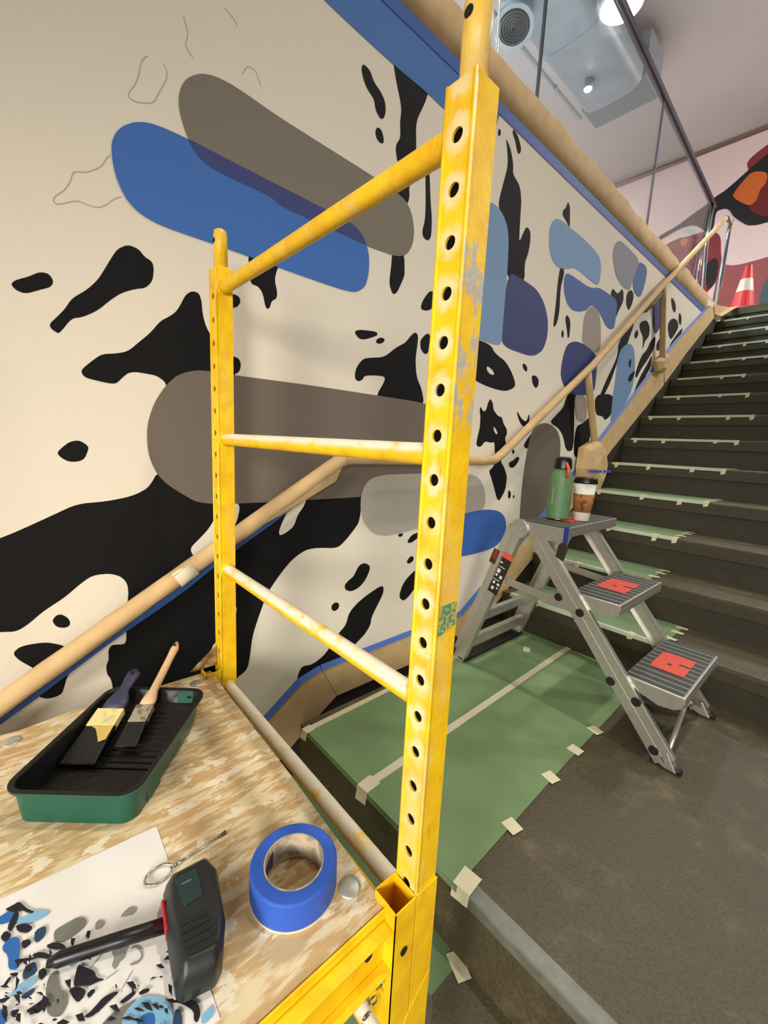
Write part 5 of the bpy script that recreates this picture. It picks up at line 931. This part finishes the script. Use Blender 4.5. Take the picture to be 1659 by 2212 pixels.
for i in range(9):
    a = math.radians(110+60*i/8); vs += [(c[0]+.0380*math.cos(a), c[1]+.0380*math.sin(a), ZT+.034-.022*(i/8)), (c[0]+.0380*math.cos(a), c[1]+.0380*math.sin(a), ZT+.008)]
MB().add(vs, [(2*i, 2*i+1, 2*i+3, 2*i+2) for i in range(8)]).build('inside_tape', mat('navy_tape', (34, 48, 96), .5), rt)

# ================================================================== STEP LADDER ON THE LANDING
AL = mat('brushed_aluminium', (196, 194, 184), .36, .75, var=.05, scale=60, bump=.06, bscale=90)
BK = mat('black_rubber', (22, 22, 22), .5); BKT = mat('black_tread', (58, 62, 60), .6, bump=.1); RL = mat('red_logo', (222, 82, 62), .6)
lad = thing('step_ladder', (1.67, .63, ZL), 'three step folding aluminium ladder standing on the green covered landing', 'step ladder')
XA, XB = 1.44, 1.90
def chan(p0, p1, x, w, side, name, t=.003, fl=.022):
    """C channel rail lying in the YZ plane at X=x: web w wide, flanges going inwards"""
    p0, p1 = Vector((0, p0[0], p0[1])), Vector((0, p1[0], p1[1])); d = (p1-p0).normalized(); n = Vector((0, -d.z, d.y)); b = MB()
    def bar(o0, o1, xa, xb):
        vs = [Vector((xx, 0, 0))+p+n*o for p in (p0, p1) for xx, o in ((xa, o0), (xb, o0), (xb, o1), (xa, o1))]
        b.add(vs, [(0,1,2,3),(7,6,5,4),(0,4,5,1),(1,5,6,2),(2,6,7,3),(3,7,4,0)])
    x1 = x+side*t; x2 = x+side*fl
    bar(-w/2, w/2, x, x1); bar(-w/2, -w/2+t, x1, x2); bar(w/2-t, w/2, x1, x2); bar(-.002, .002, x-side*.002, x)
    return b.build(name, AL, lad, bevel=.0008, seg=1)
fr0, fr1 = (.762, -.318), (.262, -.930)
for x, s in ((XA, 1), (XB-.01, -1)):
    f_ = chan(fr0, fr1, x, .062, s, 'front_rail')
    MB().prism([(.292, -.935), (.262, -.960+.012), (.228, ZL+.003), (.258, -.895)], lambda a, c, h, x=x, s=s: (x-s*.002+s*h*.0+(h if s > 0 else h-.03), a, c), .03).build('foot', AL, f_, bevel=.003)
    MB().tube([(x+s*.01, .300, ZL+.010), (x+s*.01, .238, ZL+.0095), (x+s*.01, .216, ZL+.010)], .0085, 10).build('foot_pad', BK, f_, smooth=True)
for (y, z) in ((.650, -.519), (.569, -.551), (.443, -.747), (.361, -.779), (.294, -.909)):
    MB().tube([(XA-.0035, y, z), (XA+.002, y, z)], .0145, 18).build('plug', BK, lad, smooth=False, bevel=.001)
rr0, rr1 = (.845, -.300), (1.068, -.930)
for x, s in ((XA-.006, 1), (XB+.03, -1)):
    b_ = chan(rr0, rr1, x, .066, s, 'rear_rail', fl=.03)
    MB().prism([(1.036, -.93), (1.098, -.92), (1.085, ZL+.0035), (1.040, ZL+.0035)], lambda a, c, h, x=x, s=s: ((x if s > 0 else x-.03)+h, a, c), .03).build('foot', AL, b_, bevel=.002)
    MB().prism([(1.078, -.90), (1.102, -.85), (1.118, -.93), (1.09, -.94)], lambda a, c, h, x=x, s=s: ((x-.003 if s > 0 else x-.03)+h, a, c), .033).build('foot_cap', BK, b_, bevel=.003)
    # round hinge plate
    MB().tube([(x-s*.004, .828, -.300), (x+s*.012, .828, -.300)], .037, 26).build('hinge', AL, b_, bevel=.002)
    MB().tube([(x-s*.006, .828, -.300), (x-s*.003, .828, -.300)], .008, 12).build('rivet', CHROME, b_)
    for (yy, zz) in ((.842, -.338), (.850, -.362), (.866, -.352)): MB().tube([(x-s*.0018, yy, zz), (x, yy, zz)], .0045, 10).build('rivet', CHROME, b_)
# labels on the near rear rail
rx = XA-.0067
def on_rail(pts, dx, m_, nm, par): return MB().poly([(rx-dx, y, z) for y, z in pts]).build(nm, m_, par, solid=.0004)
rrail = [o for o in bpy.data.objects if o.parent == lad and o.name.startswith('rear_rail')][0]
lb = on_rail([(.886, -.402), (.838, -.416), (.898, -.592), (.944, -.578)], .0012, mat('label_black', (30, 28, 28), .5), 'warning_label', rrail)
on_rail([(.886, -.402), (.838, -.416), (.845, -.437), (.892, -.423)], .0018, RL, 'label_header', rrail)
LW = mat('label_white', (222, 218, 208), .5)
dv = Vector((.058, -.176)).normalized(); du = Vector((-.048, -.014)).normalized(); l0 = Vector((.886, -.402))
for (a, c, w, h) in ((.042, .006, .012, .006), (.062, .010, .026, .003), (.074, .008, .014, .018), (.098, .008, .010, .010), (.098, .028, .012, .014), (.122, .006, .030, .003), (.132, .010, .010, .012), (.134, .030, .012, .010), (.156, .012, .012, .014), (.152, .034, .008, .006)):
    q = [l0+dv*(a+e)+du*(c+g) for e, g in ((0, 0), (0, w), (h, w), (h, 0))]; on_rail([(v.x, v.y) for v in q], .0018, LW, 'label_pictogram', rrail)
lb2 = on_rail([(.928, -.398), (.902, -.406), (.922, -.466), (.948, -.458)], .0012, mat('label_maroon', (70, 26, 22), .5), 'side_label', rrail)
for i in range(5):
    q = [Vector((.926, -.404))+dv*(.008*i+.008*0)+du*g+dv*e for e, g in ((0, .004), (0, .020), (.0025, .020), (.0025, .004))]; on_rail([(v.x, v.y) for v in q], .0018, RL, 'label_line', rrail)
# steps
def step(y0, y1, z, idx, x0=XA+.012, x1=XB-.02):
    o = MB().box((x0, y0, z-.020), (x1, y1, z)).build('step', AL, lad, bevel=.003)
    MB().box((x0, y0, z-.036), (x1, y0+.003, z-.018)).build('front_lip', AL, o, bevel=.001)
    for xx in (x0, x1-.003):
        MB().prism([(y0, z-.018), (y0, z-.034), (y0+.025, z-.050), (y0+.065, z-.056), (y1-.05, z-.040), (y1-.01, z-.018)], lambda a, c, h, xx=xx: (xx+h, a, c), .003).build('side_gusset', AL, o, bevel=.0008, seg=1)
    MB().box((x0+.008, y0+.008, z), (x1-.008, y1-.004, z+.0012)).build('tread_pad', BKT, o)
    n_ = 11
    for i in range(n_):
        x = x0+.012+(x1-x0-.024)*(i+.5)/n_
        MB().box((x-.0022, y0+.008, z+.0008), (x+.0022, y1-.004, z+.0030)).build('tread_rib', AL, o)
    if idx:
        xm, ym = (x0+x1)/2, (y0+y1)/2
        MB().prism([(-.085, -.050), (-.005, -.050), (-.005, -.015), (.012, -.015), (.012, -.050), (.085, -.050), (.085, .040), (.070, .055), (-.070, .055), (-.085, .040)], lambda a, c, h: (xm+a*.95, ym+c*.95, z+.0031+h), .0005).build('red_logo', RL, o)
        MB().box((xm-.028, ym+.002, z+.0037), (xm-.010, ym+.014, z+.0041)).build('logo_mark', BKT, o)
    return o
S1 = step(.655, .835, -.270, 0, XA-.002, XB+.012); S2 = step(.449, .615, -.488, 1); S3_ = step(.240, .410, -.710, 2)
MB().box((1.58, .70, -.2666), (1.70, .80, -.2662)).build('red_logo', RL, S1)
# braces and crossbars
for x in (XA+.004, XB-.02): MB().beam((x, .872, -.520), (x, .598, -.545), .003, .03, (0, 0, 1)).build('spreader', AL, lad, bevel=.001)
MB().box((XA+.02, .965, -.730), (XB, .990, -.690)).build('rear_crossbar', AL, lad, bevel=.003)
MB().box((XA+.02, 1.02, -.880), (XB, 1.05, -.835)).build('rear_crossbar', AL, lad, bevel=.003)
MB().box((XA+.005, 1.03, ZL+.003), (XB+.02, 1.10, ZL+.020)).build('rear_foot_bar', BK, lad, bevel=.004)
MB().tube([(XA+.012, .262, -.925), (1.67, .270, -.800), (XB-.016, .262, -.925)], .0075, 10).build('front_brace', AL, lad, smooth=True)
MB().beam((XA+.022, .33, -.79), (XA+.022, .355, -.83), .012, .03).build('stop_bracket', BK, lad)
# --- things on the ladder
LT = -.2655
def lathe_part(prof, c, m_, nm, par, n=32, bevel=0): return MB().lathe(prof, c, n).build(nm, m_, par, smooth=True, bevel=bevel)
bc = (1.607, .770, LT)
bt = thing('water_bottle', bc, 'sage green steel water bottle with black lid on the ladder top', 'bottle')
GB = mat('green_powder_coat', (102, 142, 98), .45, bump=.15, bscale=500)
lathe_part([(.0415, .006), (.0425, .010), (.0425, .150), (.0415, .162), (.036, .182), (.0295, .194), (.0285, .200)], bc, GB, 'body', bt, bevel=.002)
lathe_part([(.040, .0), (.0418, .001), (.0418, .006), (.040, .0065)], bc, mat('bare_steel_base', (190, 160, 140), .2, 1.0), 'base_ring', bt)
lathe_part([(.0325, .196), (.0335, .200), (.031, .228), (.027, .240), (.022, .243), (.0, .244)], bc, mat('black_lid', (20, 22, 24), .3), 'lid', bt, bevel=.0015)
MB().tube([(bc[0]-.026, bc[1]-.024, LT+.222), (bc[0]-.030, bc[1]-.038, LT+.200), (bc[0]-.031, bc[1]-.040, LT+.170), (bc[0]-.027, bc[1]-.034, LT+.165), (bc[0]-.028, bc[1]-.036, LT+.195), (bc[0]-.024, bc[1]-.022, LT+.220)], .0048, 8, True, .2).build('orange_cord', mat('orange_cord', (244, 98, 52), .6), bt, smooth=True)
for i in range(6):
    a = math.radians(168+2*math.sin(i*2.1)); rr_ = .0429; z = LT+.06+i*.011
    MB().tube([(bc[0]+rr_*math.cos(a), bc[1]+rr_*math.sin(a), z), (bc[0]+rr_*math.cos(a+.10), bc[1]+rr_*math.sin(a+.10), z+.004), (bc[0]+rr_*math.cos(a+.02), bc[1]+rr_*math.sin(a+.02), z+.009)], .0008, 6).build('script_mark', LW, bt)
cc = (1.668, .702, LT)
cp = thing('paper_cup', cc, 'white takeaway coffee cup with brown sleeve and black lid on the ladder', 'cup')
def cup_r(h): return .0285+(.0405-.0285)*h/.150
lathe_part([(cup_r(0)-.002, 0), (cup_r(0), .001), (cup_r(.15), .150)], cc, mat('cup_white', (236, 232, 220), .5), 'cup', cp)
lathe_part([(cup_r(.034)+.0012, .034), (cup_r(.105)+.0012, .105)], cc, mat('brown_sleeve', (164, 112, 66), .8, col2=(104, 66, 36), thr=(.56, .6), scale=50), 'sleeve', cp)
lathe_part([(.0425, .146), (.0435, .150), (.0425, .156), (.0400, .164), (.0395, .168), (.034, .166), (.0, .165)], cc, mat('cup_lid_black', (18, 18, 18), .3), 'lid', cp)
# tag hanging from blue tape
tg = thing('hanging_tag', (1.44, .655, -.37), 'dark tag hung by blue tape from the ladder top', 'tag')
MB().box((XA-.006, .640, -.322), (XA-.0045, .656, -.262)).build('blue_tape', mat('deep_blue_tape', (34, 48, 150), .5), tg)
MB().prism([(.660, -.320), (.640, -.318), (.634, -.330), (.646, -.385), (.676, -.372), (.668, -.328)], lambda a, c, h: (XA-.010+h, a, c), .008).build('tag_body', mat('olive_tag', (44, 40, 26), .5), tg, bevel=.002)
